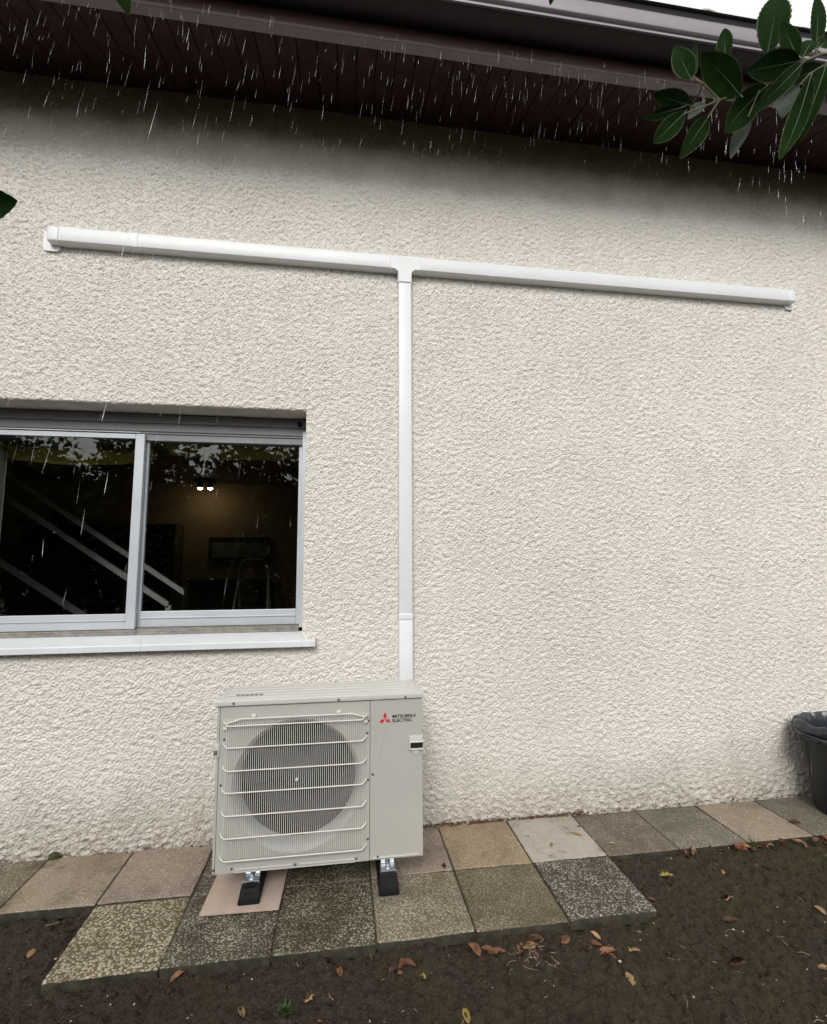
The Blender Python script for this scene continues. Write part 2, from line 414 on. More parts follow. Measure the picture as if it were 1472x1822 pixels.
# eave: sloping board soffit, fascia, gutter, tiles
SL = .25
def soff(y): return 4.382 + SL*y
x = -5.0; k = 0
soff_me = None
while x < 6.4:
    wd = .108
    bm = bmesh.new()
    g = .0032
    P = [(x+.0015, 0), (x+.0015+g, -.005), (x+wd-.0015-g, -.005), (x+wd-.0015, 0), (x+wd-.0015, .012), (x+.0015, .012)]
    if soff_me is None:
        bm2 = bmesh.new()
        A = [bm2.verts.new((px-x, .06, pz)) for px, pz in P]; D = [bm2.verts.new((px-x, -.545, pz)) for px, pz in P]
        for i in range(6): bm2.faces.new((A[i], A[(i+1) % 6], D[(i+1) % 6], D[i]))
        bm2.faces.new(A[::-1]); bm2.faces.new(D)
        for v in bm2.verts: v.co.z += soff(v.co.y)+.004
        bmesh.ops.recalc_face_normals(bm2, faces=bm2.faces)
        soff_me = bpy.data.meshes.new('soffit_board'); bm2.to_mesh(soff_me); bm2.free(); soff_me.materials.append(M['soffit'])
    bm.free()
    o = link('soffit_board', soff_me, house, (x, 0, random.uniform(-.0012, .0012)))
    x += wd
bm = bmesh.new(); extrude_x(bm, [(.06, soff(.06)+.02), (-.545, soff(-.545)+.02), (-.545, soff(-.545)+.03), (.06, soff(.06)+.03)], -5, 6.4); obj('soffit_backing', bm, M['soffit'], house)
# fascia: thick bottom rail (grey-brown underside) with a red-brown board above it
bm = bmesh.new(); extrude_x(bm, [(-.547, 4.242), (-.596, 4.242), (-.600, 4.246), (-.600, 4.262), (-.594, 4.264), (-.547, 4.264)], -5, 6.4); obj('fascia_rail', bm, M['fascia_edge'], house)
bm = bmesh.new(); extrude_x(bm, [(-.555, 4.2645), (-.590, 4.2645), (-.590, 4.52), (-.555, 4.52)], -5, 6.4); obj('fascia_board', bm, M['fascia'], house)
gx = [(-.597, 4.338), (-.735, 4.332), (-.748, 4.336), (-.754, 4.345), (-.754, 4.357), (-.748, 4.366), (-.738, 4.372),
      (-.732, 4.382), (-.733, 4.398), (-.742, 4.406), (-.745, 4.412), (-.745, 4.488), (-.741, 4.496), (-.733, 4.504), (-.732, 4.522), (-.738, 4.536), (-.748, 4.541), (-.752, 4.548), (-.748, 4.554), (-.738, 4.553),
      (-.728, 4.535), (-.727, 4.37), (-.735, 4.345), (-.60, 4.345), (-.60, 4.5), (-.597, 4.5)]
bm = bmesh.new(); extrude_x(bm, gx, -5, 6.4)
for f in bm.faces:  # sky sheen painted pale on face, bead and lip; shade painted dark elsewhere
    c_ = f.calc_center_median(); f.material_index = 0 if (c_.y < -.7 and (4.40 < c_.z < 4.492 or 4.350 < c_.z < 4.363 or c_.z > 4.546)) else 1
obj('gutter', bm, [M['gutter'], M['gutter_shade']], house, smooth=True)
bm = bmesh.new(); extrude_x(bm, [(-.70, 4.505), (4.0, 4.505+4.7*SL), (4.0, 4.535+4.7*SL), (-.70, 4.535)], -6, 7); obj('roof_deck', bm, M['roof'], house)
bm = bmesh.new()
A = []
for y, zz in ((-.725, 4.522), (-.20, 4.522+.525*SL+.012)):
    A.append([[bm.verts.new((math.cos(math.pi*i/10)*r_, y, zz+math.sin(math.pi*i/10)*r_*.8)) for i in range(11)] for r_ in (.085, .072)])
for i in range(10):
    bm.faces.new((A[0][0][i], A[0][0][i+1], A[1][0][i+1], A[1][0][i])); bm.faces.new((A[0][1][i+1], A[0][1][i], A[1][1][i], A[1][1][i+1]))
    bm.faces.new((A[0][0][i+1], A[0][0][i], A[0][1][i], A[0][1][i+1]))
t0 = obj('roof_tile', bm, M['roof'], house, smooth=True); t0.location = Vector((-3.1, 0, 0))-wloc(house)
for i in range(1, 36):
    t = t0.copy(); C.objects.link(t); t.parent = house; t.location = Vector((-3.1+.21*i, random.uniform(-.006, .006), random.uniform(-.004, .004)))-wloc(house)

# window -------------------------------------------------------------
FY0, FY1 = .15, .27
win = B((OX0+.046, .2725, 1.09), (OX1-.033, .29, 1.115), .002)
window = obj('window', win, M['alu'], house, 'base')
obj('jamb', B((OX0+.002, FY0, 1.082), (OX0+.045, FY1, 2.386), .002), M['alu'], window); obj('jamb', B((OX1-.032, FY0, 1.100), (OX1-.002, FY1, 2.30), .002), M['alu'], window)
bm = bmesh.new(); box(bm, (OX0+.046, .17, 2.262), (OX1-.003, .265, 2.386), .003)
for i in range(2): box(bm, (OX0+.046, .163-.002*i, 2.275+.052*i), (OX1-.0035, .171, 2.319+.052*i), .004)
obj('shutter_slats', bm, M['alu_dark'], window)
bm = bmesh.new(); box(bm, (OX0+.046, .150, 2.262), (-1.285, .169, 2.268), .001); obj('shutter_edge', bm, M['alu'], window)
bm = bmesh.new(); tube(bm, [(OX1-.05, .12, 2.345), (OX1-.05, .165, 2.345)], .013, 10); obj('shutter_stop', bm, M['rubber'], window)
# head rail
bm = B((OX0+.046, .175, 2.222), (OX1-.033, .268, 2.2615), .003); obj('head_rail', bm, M['alu_dark'], window)
# track at the bottom: stepped
bm = bmesh.new()
box(bm, (OX0+.046, .14, 1.0785), (OX1-.0335, .268, 1.092), .002); box(bm, (OX0+.046, .146, 1.0925), (OX1-.0335, .152, 1.107), .001)
box(bm, (OX0+.046, .186, 1.0925), (OX1-.0335, .192, 1.112), .001)
obj('bottom_track', bm, M['track'], window)
def sash(x0, x1, y0, y1, z0, z1, wl, wr, wt, wb, nm):
    bm = bmesh.new()
    box(bm, (x0, y0, z0), (x0+wl, y1, z1), .003); box(bm, (x1-wr, y0, z0), (x1, y1, z1), .003)
    box(bm, (x0+wl+.0005, y0+.002, z1-wt), (x1-wr-.0005, y1-.002, z1-.001), .002); box(bm, (x0+wl+.0005, y0+.002, z0+.001), (x1-wr-.0005, y1-.002, z0+wb), .002)
    box(bm, (x0+wl+.0005, y0-.004, z0+wb*.55), (x1-wr-.0005, y0+.0015, z0+wb*.62), .001)
    o = obj('sash', bm, M['alu'], window)
    ym = (y0+y1)/2
    obj('pane', B((x0+wl-.004, ym-.003, z0+wb-.004), (x1-wr+.004, ym+.003, z1-wt+.004)), M['glass'], window)
sash(OX0+.046, -1.262, .155, .182, 1.108, 2.258, .05, .052, .03, .088, 'outer')
sash(-1.30, OX1-.034, .195, .222, 1.113, 2.256, .05, .022, .028, .092, 'inner')
# sill: folded white sheet with a nose and a drip edge
bm = bmesh.new()
extrude_x(bm, [(.150, 1.078), (-.052, 1.052), (-.058, 1.046), (-.058, 1.018), (-.053, 1.018), (-.052, 1.042), (.150, 1.066)], -2.33, OX1+.0005)
extrude_x(bm, [(-.010, 1.0573), (-.052, 1.052), (-.058, 1.046), (-.058, 1.018), (-.053, 1.018), (-.052, 1.042), (-.010, 1.046)], OX1+.001, -.231)
box(bm, (-.2308, -.0585, 1.0175), (-.2275, -.010, 1.059))
obj('window_sill', bm, M['sill'], house, 'base')

# room behind the window
def P(name, a, b, m): return obj(name, B(a, b), m, house)
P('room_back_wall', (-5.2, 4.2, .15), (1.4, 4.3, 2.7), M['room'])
P('room_floor', (-5.2, .302, .10), (1.4, 4.199, .15), M['floor_wood'])
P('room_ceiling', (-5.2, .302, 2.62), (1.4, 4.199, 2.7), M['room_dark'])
P('room_side_wall', (1.3, .302, .151), (1.4, 4.199, 2.619), M['room']); P('room_side_wall', (-5.2, .302, .151), (-5.1, 4.199, 2.619), M['room'])
bm = bmesh.new()
box(bm, (-5.2, .301, .0), (OX0-.001, .32, 2.7)); box(bm, (OX1+.001, .301, 0), (1.4, .32, 2.7)); box(bm, (OX0, .301, 0), (OX1, .32, OZ0-.02)); box(bm, (OX0, .301, OZ1+.001), (OX1, .32, 2.7))
obj('room_front_wall', bm, M['room'], house)

# ================================================================== GROUND
gx_ = axis_samples([(-40, -8, 4), (-8, -2.6, .3), (-2.6, 3.4, .0105), (3.4, 8, .3), (8, 40, 4)])
gy_ = axis_samples([(-40, -6, 4), (-6, -1.7, .25), (-1.7, .03, .0105), (.03, .06, .03)])
GX, GY = np.meshgrid(gx_, gy_)
g1 = band_noise(len(gy_), len(gx_), .0105, .0105, .06, .06); g2 = band_noise(len(gy_), len(gx_), .0105, .0105, .35, .35); g3 = band_noise(len(gy_), len(gx_), .0105, .0105, .026, .026)
inn = ((GX > -2.6) & (GX < 3.4) & (GY > -1.7))
GZ = -.039 + inn*(.0055*g1 + .006*g2 + .0036*g3)
# soil heaped against the edges of the slabs at the right, a hollow at the left
GZ += .030*np.exp(-((GY+.47)/.10)**2)*np.clip((GX-1.25)/.5, 0, 1)*(GX < 3.4)
under = (GY > -.80) & (GX > -1.10) & (GX < 1.25) | (GY > -.40)
GZ = np.where(under, np.minimum(GZ, -.042), GZ)
me = grid_mesh('ground', GX, GY, GZ); me.materials.append(M['soil'])
ground = link('ground', me); ground['kind'] = 'structure'
def gz(x, y):
    i = min(max(np.searchsorted(gx_, x), 0), len(gx_)-1); j = min(max(np.searchsorted(gy_, y), 0), len(gy_)-1)
    return float(GZ[j, i])

# ================================================================== PAVING
pave = thing('pavement', None, None, (0, -.4, -.04), kind='structure')
A_ = {
 'coarse_yellow': aggregate('coarse_yellow_aggregate', (.48, .39, .245), (.68, .60, .46), (.115, .09, .053), 88, (.10, .08, .035), .45, .75),
 'mossy': aggregate('moss_and_shade_aggregate', (.32, .28, .20), (.60, .55, .45), (.075, .062, .041), 112, (.046, .038, .021), .6, .5),
 'mossy_shade_b': aggregate('moss_and_shade_brown_aggregate', (.32, .27, .185), (.58, .51, .39), (.075, .060, .037), 116, (.048, .039, .020), .6, .5),
 'sand': aggregate('sandy_aggregate', (.44, .37, .25), (.62, .55, .42), (.155, .13, .088), 135, (.11, .09, .045), .4, .6),
 'olive': aggregate('olive_aggregate', (.31, .255, .165), (.46, .39, .275), (.11, .086, .052), 145, (.085, .07, .035), .6, .45),
 'black_white': aggregate('black_white_aggregate', (.28, .245, .20), (.70, .66, .57), (.066, .055, .040), 100, (.046, .038, .022), .65, .5),
 'beige': aggregate('fine_beige_aggregate', (.37, .30, .22), (.47, .40, .31), (.25, .20, .145), 130, (.20, .155, .09), .35, .55),
 'pinkish': aggregate('fine_pinkish_aggregate', (.38, .30, .24), (.48, .40, .33), (.25, .195, .15), 130, (.18, .13, .095), .35, .5),
 'ochre': aggregate('fine_ochre_aggregate', (.41, .32, .20), (.54, .44, .31), (.24, .18, .11), 120, (.24, .175, .09), .35, .55),
 'pale': aggregate('pale_grey_aggregate', (.45, .41, .35), (.54, .50, .44), (.36, .32, .27), 140, (.28, .22, .15), .35, .5),
 'umber': aggregate('umber_aggregate', (.24, .20, .145), (.34, .29, .22), (.13, .105, .075), 130, (.12, .09, .06), .5, .5),
 'grey': aggregate('grey_aggregate', (.27, .235, .185), (.36, .32, .26), (.15, .13, .10), 130, (.12, .10, .065), .5, .5),
 'dull': aggregate('dull_brown_aggregate', (.27, .21, .145), (.36, .29, .21), (.15, .12, .08), 130, (.13, .10, .065), .4, .5),
}
X0, T = -1.1323, .4
def slab(k, row, mat, label=None, dz=0, rot=0, grow=0):
    xc = X0 + (k+.5)*T; yc = -.02-T*(row+.5)
    bm = bmesh.new()
    hw, hd = T/2-.0016, T/2-.0016+grow
    n = 20; rn = random.Random(k*31+row*7+5)
    us = [-1, -.975]+[-.95+1.9*i/n for i in range(1, n)]+[.975, 1]; m = len(us)
    jit = lambda a: rn.uniform(-a, a)
    chip = {(ci, cj): rn.uniform(0, .012) for ci in (0, m-1) for cj in (0, m-1)}
    G = [[None]*m for _ in range(m)]
    ph = [rn.uniform(0, 6) for _ in range(4)]
    for i, u in enumerate(us):
        for j, v in enumerate(us):
            e = max(abs(u), abs(v)); edge = e > .99
            x, y = u*hw, v*hd
            if edge:
                if abs(u) > .99: x -= math.copysign(abs(jit(.0016))+.0006, u)
                if abs(v) > .99: y -= math.copysign(abs(jit(.0022))+.0006, v)
            for (ci, cj), c_ in chip.items():
                if i == ci and j == cj: x -= math.copysign(c_, u); y -= math.copysign(c_*.7, v)
            z = .0011*math.sin(u*2.1+ph[0])*math.cos(v*1.7+ph[1])+jit(.0005) - (.0042+abs(jit(.0022)) if edge else (.0008 if e > .96 else 0))
            G[i][j] = bm.verts.new((x, y, z))
    for i in range(m-1):
        for j in range(m-1): bm.faces.new((G[i][j], G[i+1][j], G[i+1][j+1], G[i][j+1]))
    ring = [G[i][0] for i in range(m)]+[G[m-1][j] for j in range(1, m)]+[G[i][m-1] for i in range(m-2, -1, -1)]+[G[0][j] for j in range(m-2, 0, -1)]
    low = [bm.verts.new((v.co.x+jit(.001), v.co.y+jit(.002), -.045)) for v in ring]
    for i in range(len(ring)):
        f = bm.faces.new((ring[i], low[i], low[(i+1) % len(ring)], ring[(i+1) % len(ring)])); f.material_index = 1
    o = obj('paving_slab', bm, [A_[mat], M['slab_side']], pave, (xc, yc, dz), smooth=True)
    o.rotation_euler = (random.uniform(-.004, .004), random.uniform(-.004, .004), rot)
    if label: o['label'] = label
    return o
slab(-5, 0, 'dull', dz=-.004); slab(-4, 0, 'beige', dz=-.002)
slab(-3, 0, 'dull'); slab(-2, 0, 'dull', 'brownish beige slab at the left edge', .001)
slab(-1, 0, 'beige', 'fine beige slab with a little moss clump at its back corner', .003)
slab(0, 0, 'pinkish', 'pinkish beige slab', .004)
slab(1, 0, 'mossy', None, -.002); slab(2, 0, 'mossy_shade_b', None, -.002); slab(3, 0, 'pinkish', 'pinkish slab half hidden by the unit', .001)  # first two: unit's shadow painted in by a darker mix
slab(4, 0, 'ochre', 'ochre slab', .002); slab(5, 0, 'pale', 'pale grey slab', .003); slab(6, 0, 'umber', 'umber slab', -.003)
slab(7, 0, 'grey', 'dark grey slab', -.004); slab(8, 0, 'beige', None, 0); slab(9, 0, 'grey', None, .002); slab(10, 0, 'grey', None, 0); slab(11, 0, 'dull', None, 0)
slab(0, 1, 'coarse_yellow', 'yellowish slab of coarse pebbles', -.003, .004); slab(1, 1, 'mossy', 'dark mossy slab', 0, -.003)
slab(2, 1, 'mossy_shade_b', 'dark mossy brown slab', -.001); slab(3, 1, 'sand', 'sandy slab of fine pebbles', .001, .003)
slab(4, 1, 'olive', 'olive brown slab', .0); slab(5, 1, 'black_white', 'blackened slab with white pebbles', .002, -.004)

bm = bmesh.new(); box(bm, (X0-4*T, -.412, -.03), (X0+12*T, -.014, -.0075)); box(bm, (X0+.01, -.81, -.03), (X0+6*T-.01, -.4125, -.0085))
obj('joint_sand', bm, M['joint'], pave)
# thin pink tile under the left foot
bm = bmesh.new()
q = [(-.661, -.573), (-.334, -.583), (-.324, -.255), (-.650, -.250)]
A = [bm.verts.new((x, y, .0045)) for x, y in q]; D = [bm.verts.new((x, y, .0145)) for x, y in q]
bm.faces.new(A[::-1]); bm.faces.new(D)
for i in range(4): bm.faces.new((A[i], A[(i+1) % 4], D[(i+1) % 4], D[i]))
bmesh.ops.bevel(bm, geom=list(bm.edges), offset=.0018, segments=2, affect='EDGES')
tag(obj('floor_tile', bm, M['pink_tile'], None, 'base'), 'thin pale pink tile slipped under the left black foot of the outdoor unit', 'tile')

# ================================================================== TRUNKING
tr = thing('pipe_trunking', 'white plastic pipe trunking in a T shape across the cream wall', 'trunking', (.2845, 0, .85))
ZT, ZB = 3.390, 3.303
def hduct(x0, x1, grow=0, name='trunking_cover'):
    bm = bmesh.new(); g = grow
    prof = [(.0, ZB-.004-g), (-.0605, ZB+.003-g), (-.064-g, ZB+.0042-g), (-.0655-g, ZB+.0075), (-.0655-g, ZT-.005), (-.064-g, ZT-.0012+g), (-.0605, ZT+g), (.0, ZT+g)]
    extrude_x(bm, prof, x0, x1)
    return obj(name, bm, M['white_pvc'], tr, smooth=True)
hduct(-1.694, .1935); hduct(.3855, 3.020)
hduct(-1.302, -1.276, .0025, 'coupling'); hduct(.830, .866, .0025, 'coupling')
# tee
bm = bmesh.new()
def arc(cx, cz, r, a0, a1, n=6): return [(cx+r*math.cos(R(a0+(a1-a0)*i/n)), cz+r*math.sin(R(a0+(a1-a0)*i/n))) for i in range(n+1)]
out = [(.190, ZT+.002), (.190, ZB-.002)] + arc(.2285, ZB-.016, .014, 90, 0) + [(.2425, 3.215), (.327, 3.215)] + arc(.341, ZB-.016, .014, 180, 90) + [(.389, ZB-.002), (.389, ZT+.002)]
F = [bm.verts.new((x, -.068, z)) for x, z in out]; Bk = [bm.verts.new((x, 0, z)) for x, z in out]
ff = bm.faces.new(F); bm.faces.new(Bk[::-1])
for i in range(len(out)): bm.faces.new((F[i], F[(i+1) % len(out)], Bk[(i+1) % len(out)], Bk[i]))
bmesh.ops.bevel(bm, geom=[e for e in bm.edges if all(abs(v.co.y+.068) < 1e-5 for v in e.verts)], offset=.005, segments=3, affect='EDGES')
obj('tee_joint', bm, M['white_pvc'], tr, smooth=True)
def vduct(z0, z1, g=0, name='trunking_cover'):
    bm = B((.2450-g, -.0655-g, z0), (.3245+g, 0, z1), .006, 3); return obj(name, bm, M['white_pvc'], tr, smooth=True)
vduct(1.19, 3.2145); vduct(.12, 1.1545); vduct(1.152, 1.192, .002, 'coupling')
# end caps, each with a flat flange against the wall
def cap(x0, x1, fx0, fx1):
    bm = bmesh.new(); box(bm, (x0, -.068, ZB-.004), (x1, -.004, ZT+.002), .014, 0, 4); obj('end_cap', bm, M['white_pvc'], tr, smooth=True)
    bm = bmesh.new(); z0, z1, r_ = ZB-.036, ZT-.004, .024
    poly = [(fx0, z1)]+arc(fx0+r_, z0+r_, r_, 180, 270)+arc(fx1-r_, z0+r_, r_, 270, 360)+[(fx1, z1)]
    F = [bm.verts.new((x, -.020, z)) for x, z in poly]; K = [bm.verts.new((x, -.003, z)) for x, z in poly]
    bm.faces.new(F); bm.faces.new(K[::-1])
    for q_ in range(len(poly)): bm.faces.new((F[q_], F[(q_+1) % len(poly)], K[(q_+1) % len(poly)], K[q_]))
    obj('wall_flange', bm, M['white_pvc'], tr, smooth=True)
cap(-1.758, -1.692, -1.797, -1.708); cap(3.018, 3.070, 3.022, 3.094)

# ================================================================== OUTDOOR UNIT
ac = thing('outdoor_unit', 'beige air conditioning outdoor unit with round fan behind a wire guard', 'air conditioner', (-.163, -.385, .128))
AX0, AX1, AY0, AY1, AZ0, AZ1 = -.630, .303, -.516, -.250, .134, .838
SX = .0555                                   # seam between fan panel and service panel
bm = bmesh.new()
box(bm, (AX0+.001, -.505, AZ0), (AX0+.012, AY1, AZ1)); box(bm, (AX1-.012, -.505, AZ0), (AX1-.001, AY1, AZ1))
box(bm, (AX0+.012, AY1-.01, AZ0), (AX1-.012, AY1, AZ1)); box(bm, (AX0+.012, -.505, AZ0), (AX1-.012, AY1-.0101, AZ0+.012))
obj('cabinet', bm, M['cabinet'], ac)
def plate_hole(x0, x1, z0, z1, cx, cz, r, y0, y1, n=72):
    bm = bmesh.new()
    an = sorted(set([2*math.pi*i/n for i in range(n)] + [math.atan2(z-cz, x-cx) % (2*math.pi) for x in (x0, x1) for z in (z0, z1)]))
    def rect(a):
        c, s_ = math.cos(a), math.sin(a); t = 1e9
        if c > 1e-9: t = min(t, (x1-cx)/c)
        if c < -1e-9: t = min(t, (x0-cx)/c)
        if s_ > 1e-9: t = min(t, (z1-cz)/s_)
        if s_ < -1e-9: t = min(t, (z0-cz)/s_)
        return cx+c*t, cz+s_*t
    I = [bm.verts.new((cx+r*math.cos(a), y0, cz+r*math.sin(a))) for a in an]
    O = [bm.verts.new((rect(a)[0], y0, rect(a)[1])) for a in an]
    O2 = [bm.verts.new((v.co.x, y1, v.co.z)) for v in O]
    m = len(an)
    for i in range(m):
        j = (i+1) % m
        bm.faces.new((I[i], I[j], O[j], O[i])); bm.faces.new((O[i], O[j], O2[j], O2[i]))
    return bm
FC = (-.272, .482)
obj('front_panel', plate_hole(AX0+.0135, SX-.0012, AZ0-.002, AZ1-.003, FC[0], FC[1], .288, AY0, -.506), M['cabinet'], ac)
obj('service_panel', B((SX+.0012, AY0-.0005, AZ0-.002), (AX1, -.506, AZ1-.003), .002), M['cabinet'], ac)
obj('corner_post', B((AX0, AY0, AZ0-.002), (AX0+.0115, -.506, AZ1-.003), .002), M['cabinet'], ac)
bm = bmesh.new(); box(bm, (SX-.003, -.5125, AZ0), (SX+.003, -.507, AZ1-.004)); box(bm, (AX0+.010, -.5125, AZ0), (AX0+.0150, -.507, AZ1-.004)); obj('panel_seam', bm, M['seam'], ac)
# lid with long ribs
bm = bmesh.new(); box(bm, (AX0-.006, AY0-.009, AZ1), (AX1+.004, AY1+.004, .864), .004, 0, 3)
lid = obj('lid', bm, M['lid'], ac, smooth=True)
for i in range(5):
    y = AY0+.030+.050*i
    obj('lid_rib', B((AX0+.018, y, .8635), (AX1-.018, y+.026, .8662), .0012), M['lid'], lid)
bm = bmesh.new()
for i in range(6): box(bm, (-.565+.021*i, -.455, .8663), (-.565+.021*i+.014, -.436, .8667))
obj('lid_print', bm, M['ink_grey'], lid)
# fan recess
bm = bmesh.new(); lathe(bm, [(.2882, AY0+.0005), (.2878, -.5145), (.283, -.510), (.276, -.500), (.269, -.485), (.264, -.465), (.262, -.445), (.262, -.425)], 72, (FC[0], 0, FC[1]), 'y')
obj('bellmouth_ring', bm, M['bell'], ac, smooth=True)
bm = bmesh.new(); lathe(bm, [(.263, -.425), (.29, -.42), (.29, -.275), (.001, -.275)], 48, (FC[0], 0, FC[1]), 'y'); obj('fan_cavity', bm, M['dark'], ac)
fan_hub = bmesh.new(); lathe(fan_hub, [(.001, -.452), (.03, -.450), (.055, -.440), (.065, -.42), (.065, -.33), (.001, -.33)], 32, (FC[0], 0, FC[1]), 'y')
hub = obj('fan', fan_hub, M['fan'], ac, smooth=True)
for k in range(3):
    bm = bmesh.new(); rows = []
    for i in range(9):
        r_ = .06+.19*i/8; sw = R(18)*(i/8)**1.3
        row = []
        for j in range(9):
            a = R(120*k+14)+sw+(R(88)-R(8)*i/8)*(j/8-.5)
            y = -.385 - .045*(j/8-.5)*2*(1-.25*i/8) + .02*(j/8-.5)**2
            row.append(bm.verts.new((FC[0]+r_*math.cos(a), y, FC[1]+r_*math.sin(a))))
        rows.append(row)
    for a, b in zip(rows, rows[1:]):
        for j in range(8): bm.faces.new((a[j], a[j+1], b[j+1], b[j]))
    bmesh.ops.solidify(bm, geom=bm.faces[:], thickness=.003)
    obj('fan_blade', bm, M['fan'], hub, smooth=True)
# guard
bm = bmesh.new()
nb = 70
for i in range(nb):
    x = -.5835 + (.6095)*i/(nb-1)
    tube(bm, [(x, AY0+.001, .187), (x, -.531, .194), (x, -.533, .21), (x, -.533, .752), (x, -.531, .770), (x, AY0+.001, .779)], 0.0014, 5)
gb = obj('guard_bars', bm, M['wire'], ac); gb['kind'] = 'stuff'
for z in (.757, .664, .566, .474, .379, .286, .194):
    bm = bmesh.new()
    tube(bm, [(-.598, AY0+.001, z+.012), (-.594, -.530, z+.010), (-.580, -.541, z+.002), (-.572, -.542, z), (.012, -.542, z), (.020, -.541, z+.002), (.034, -.530, z+.010), (.038, AY0+.001, z+.012)], .0031, 8)
    obj('guard_wire', bm, M['wire'], ac, smooth=True)
bm = bmesh.new()      # top frame wire with its raked corners and hooks
tube(bm, [(-.600, AY0+.001, .772), (-.597, -.534, .772), (-.588, -.538, .768), (-.52, -.538, .786), (-.03, -.538, .786), (.030, -.538, .768), (.038, -.534, .772), (.041, AY0+.001, .772)], .0033, 8)
obj('guard_frame', bm, M['wire'], ac, smooth=True)
for x, z in ((-.592, .742), (.034, .742), (-.47, .793), (-.09, .793)):
    bm = bmesh.new(); box(bm, (x-.010, -.528, z-.006), (x+.010, AY0-.0004, z+.006), .003); obj('guard_clip', bm, M['wire'], ac, smooth=True)
bm = bmesh.new(); tube(bm, [(-.2735, -.5425, .513), (-.2735, -.532, .513)], .006, 14); obj('guard_badge', bm, M['white_pvc'], ac)
# screws
scr = bmesh.new(); lathe(scr, [(.0005, -.0042), (.004, -.004), (.0052, -.002), (.0055, 0), (.0005, 0)], 12, (0, 0, 0), 'y')
s0 = obj('screw', scr, M['screw'], ac, (-.560, AY0-.009, .8505), smooth=True)
for x, y, z in ((-.091, AY0-.009, .847), (.222, AY0-.009, .846), (.0685, AY0-.001, .505), (-.597, AY0, .695), (.043, AY0, .690), (-.547, AY0, .150), (-.275, AY0-.003, .1455), (-.004, AY0, .146), (.093, AY0-.001, .146), (-.6235, AY0, .150), (-.605, AY0, .500), (.047, AY0, .482), (.047, AY0, .745), (.047, AY0, .225)):
    s1 = s0.copy(); C.objects.link(s1); s1.parent = ac; s1.location = Vector((x, y, z))-wloc(ac)
# pressed strips along the bottom
bm = bmesh.new()
box(bm, (-.532, AY0-.003, .141), (-.289, AY0-.0002, .149), .0012); box(bm, (-.258, AY0-.003, .141), (-.013, AY0-.0002, .149), .0012)
box(bm, (-.535, AY0-.0015, .131), (-.010, AY0-.0001, .1345), .0006); box(bm, (.072, AY0-.0045, .138), (.287, AY0-.0007, .146), .0015)
obj('bottom_strip', bm, M['lid'], ac)
# right handle: rounded frame, dark pocket, tab below
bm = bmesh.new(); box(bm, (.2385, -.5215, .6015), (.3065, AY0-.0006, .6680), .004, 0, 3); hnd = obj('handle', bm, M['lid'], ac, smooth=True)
obj('handle_pocket', B((.2455, -.5222, .6110), (.3040, -.5205, .6345), .001), M['dark'], hnd)
bm = bmesh.new(); tube(bm, [(.244, -.5225, .6375), (.249, -.5245, .6395), (.308, -.5245, .6395)], .0028, 8); tube(bm, [(.244, -.5225, .608), (.249, -.5245, .606), (.308, -.5245, .606)], .0028, 8)
tube(bm, [(.242, -.5225, .612), (.242, -.5225, .634)], .0028, 8); obj('handle_rim', bm, M['lid'], hnd, smooth=True)
bm = bmesh.new(); pts = [(.2525, .6012), (.2935, .6012), (.279, .5835), (.273, .5815), (.267, .5835)]
A = [bm.verts.new((x, -.5205, z)) for x, z in pts]; D = [bm.verts.new((x, AY0-.0007, z)) for x, z in pts]
bm.faces.new(A); bm.faces.new(D[::-1])
for i in range(5): bm.faces.new((A[i], A[(i+1) % 5], D[(i+1) % 5], D[i]))
tube(bm, [(.273, -.522, .592), (.273, -.5204, .592)], .005, 10)
obj('handle_tab', bm, M['lid'], hnd)
# left handle wraps round the corner
bm = bmesh.new(); box(bm, (-.640, -.5215, .6185), (-.6140, AY0-.0004, .6800), .004, 0, 3); hl = obj('handle', bm, M['lid'], ac, smooth=True)
obj('handle_pocket', B((-.6385, -.5222, .630), (-.6215, -.5205, .650), .001), M['seam'], hl)
# print on the service panel: red three-diamond mark and the two words
s_ = .0178; c0 = Vector((.1255, 0, .7475)); bm = bmesh.new()
for pl in ([(0, 0), (-.5, .866), (0, 1.732), (.5, .866)], [(0, 0), (-1, 0), (-1.5, -.866), (-.5, -.866)], [(0, 0), (1, 0), (1.5, -.866), (.5, -.866)]):
    cxm = sum(p[0] for p in pl)/4; czm = sum(p[1] for p in pl)/4
    pl = [((p[0]-cxm)*.97+cxm, (p[1]-czm)*.97+czm) for p in pl]
    a = [bm.verts.new((c0.x+p[0]*s_, -.5176, c0.z+p[1]*s_)) for p in pl]; b = [bm.verts.new((c0.x+p[0]*s_, -.5168, c0.z+p[1]*s_)) for p in pl]
    bm.faces.new(a); bm.faces.new(b[::-1])
    for i in range(4): bm.faces.new((a[i], a[(i+1) % 4], b[(i+1) % 4], b[i]))
obj('logo_mark', bm, M['red'], ac)
def text(word, x, z, width, cap_h):
    cu = bpy.data.curves.new('lettering', 'FONT'); cu.body = word; cu.size = 1; cu.extrude = .01; cu.offset = .016; cu.resolution_u = 3; cu.space_character = .92
    o = bpy.data.objects.new('lettering', cu); C.objects.link(o); bpy.context.view_layer.update()
    me = bpy.data.meshes.new_from_object(o.evaluated_get(bpy.context.evaluated_depsgraph_get())); bpy.data.objects.remove(o); bpy.data.curves.remove(cu)
    co = [v.co.copy() for v in me.vertices]
    x0, x1 = min(c.x for c in co), max(c.x for c in co); y0, y1 = min(c.y for c in co), max(c.y for c in co)
    for v, c in zip(me.vertices, co): v.co = (x+(c.x-x0)/(x1-x0)*width, -.5170-(c.z > 0)*.0006, z+(c.y-y0)/(y1-y0)*cap_h)
    me.name = 'lettering'; me.materials.clear(); me.materials.append(M['ink']); me.update()
    return link('lettering', me, ac)
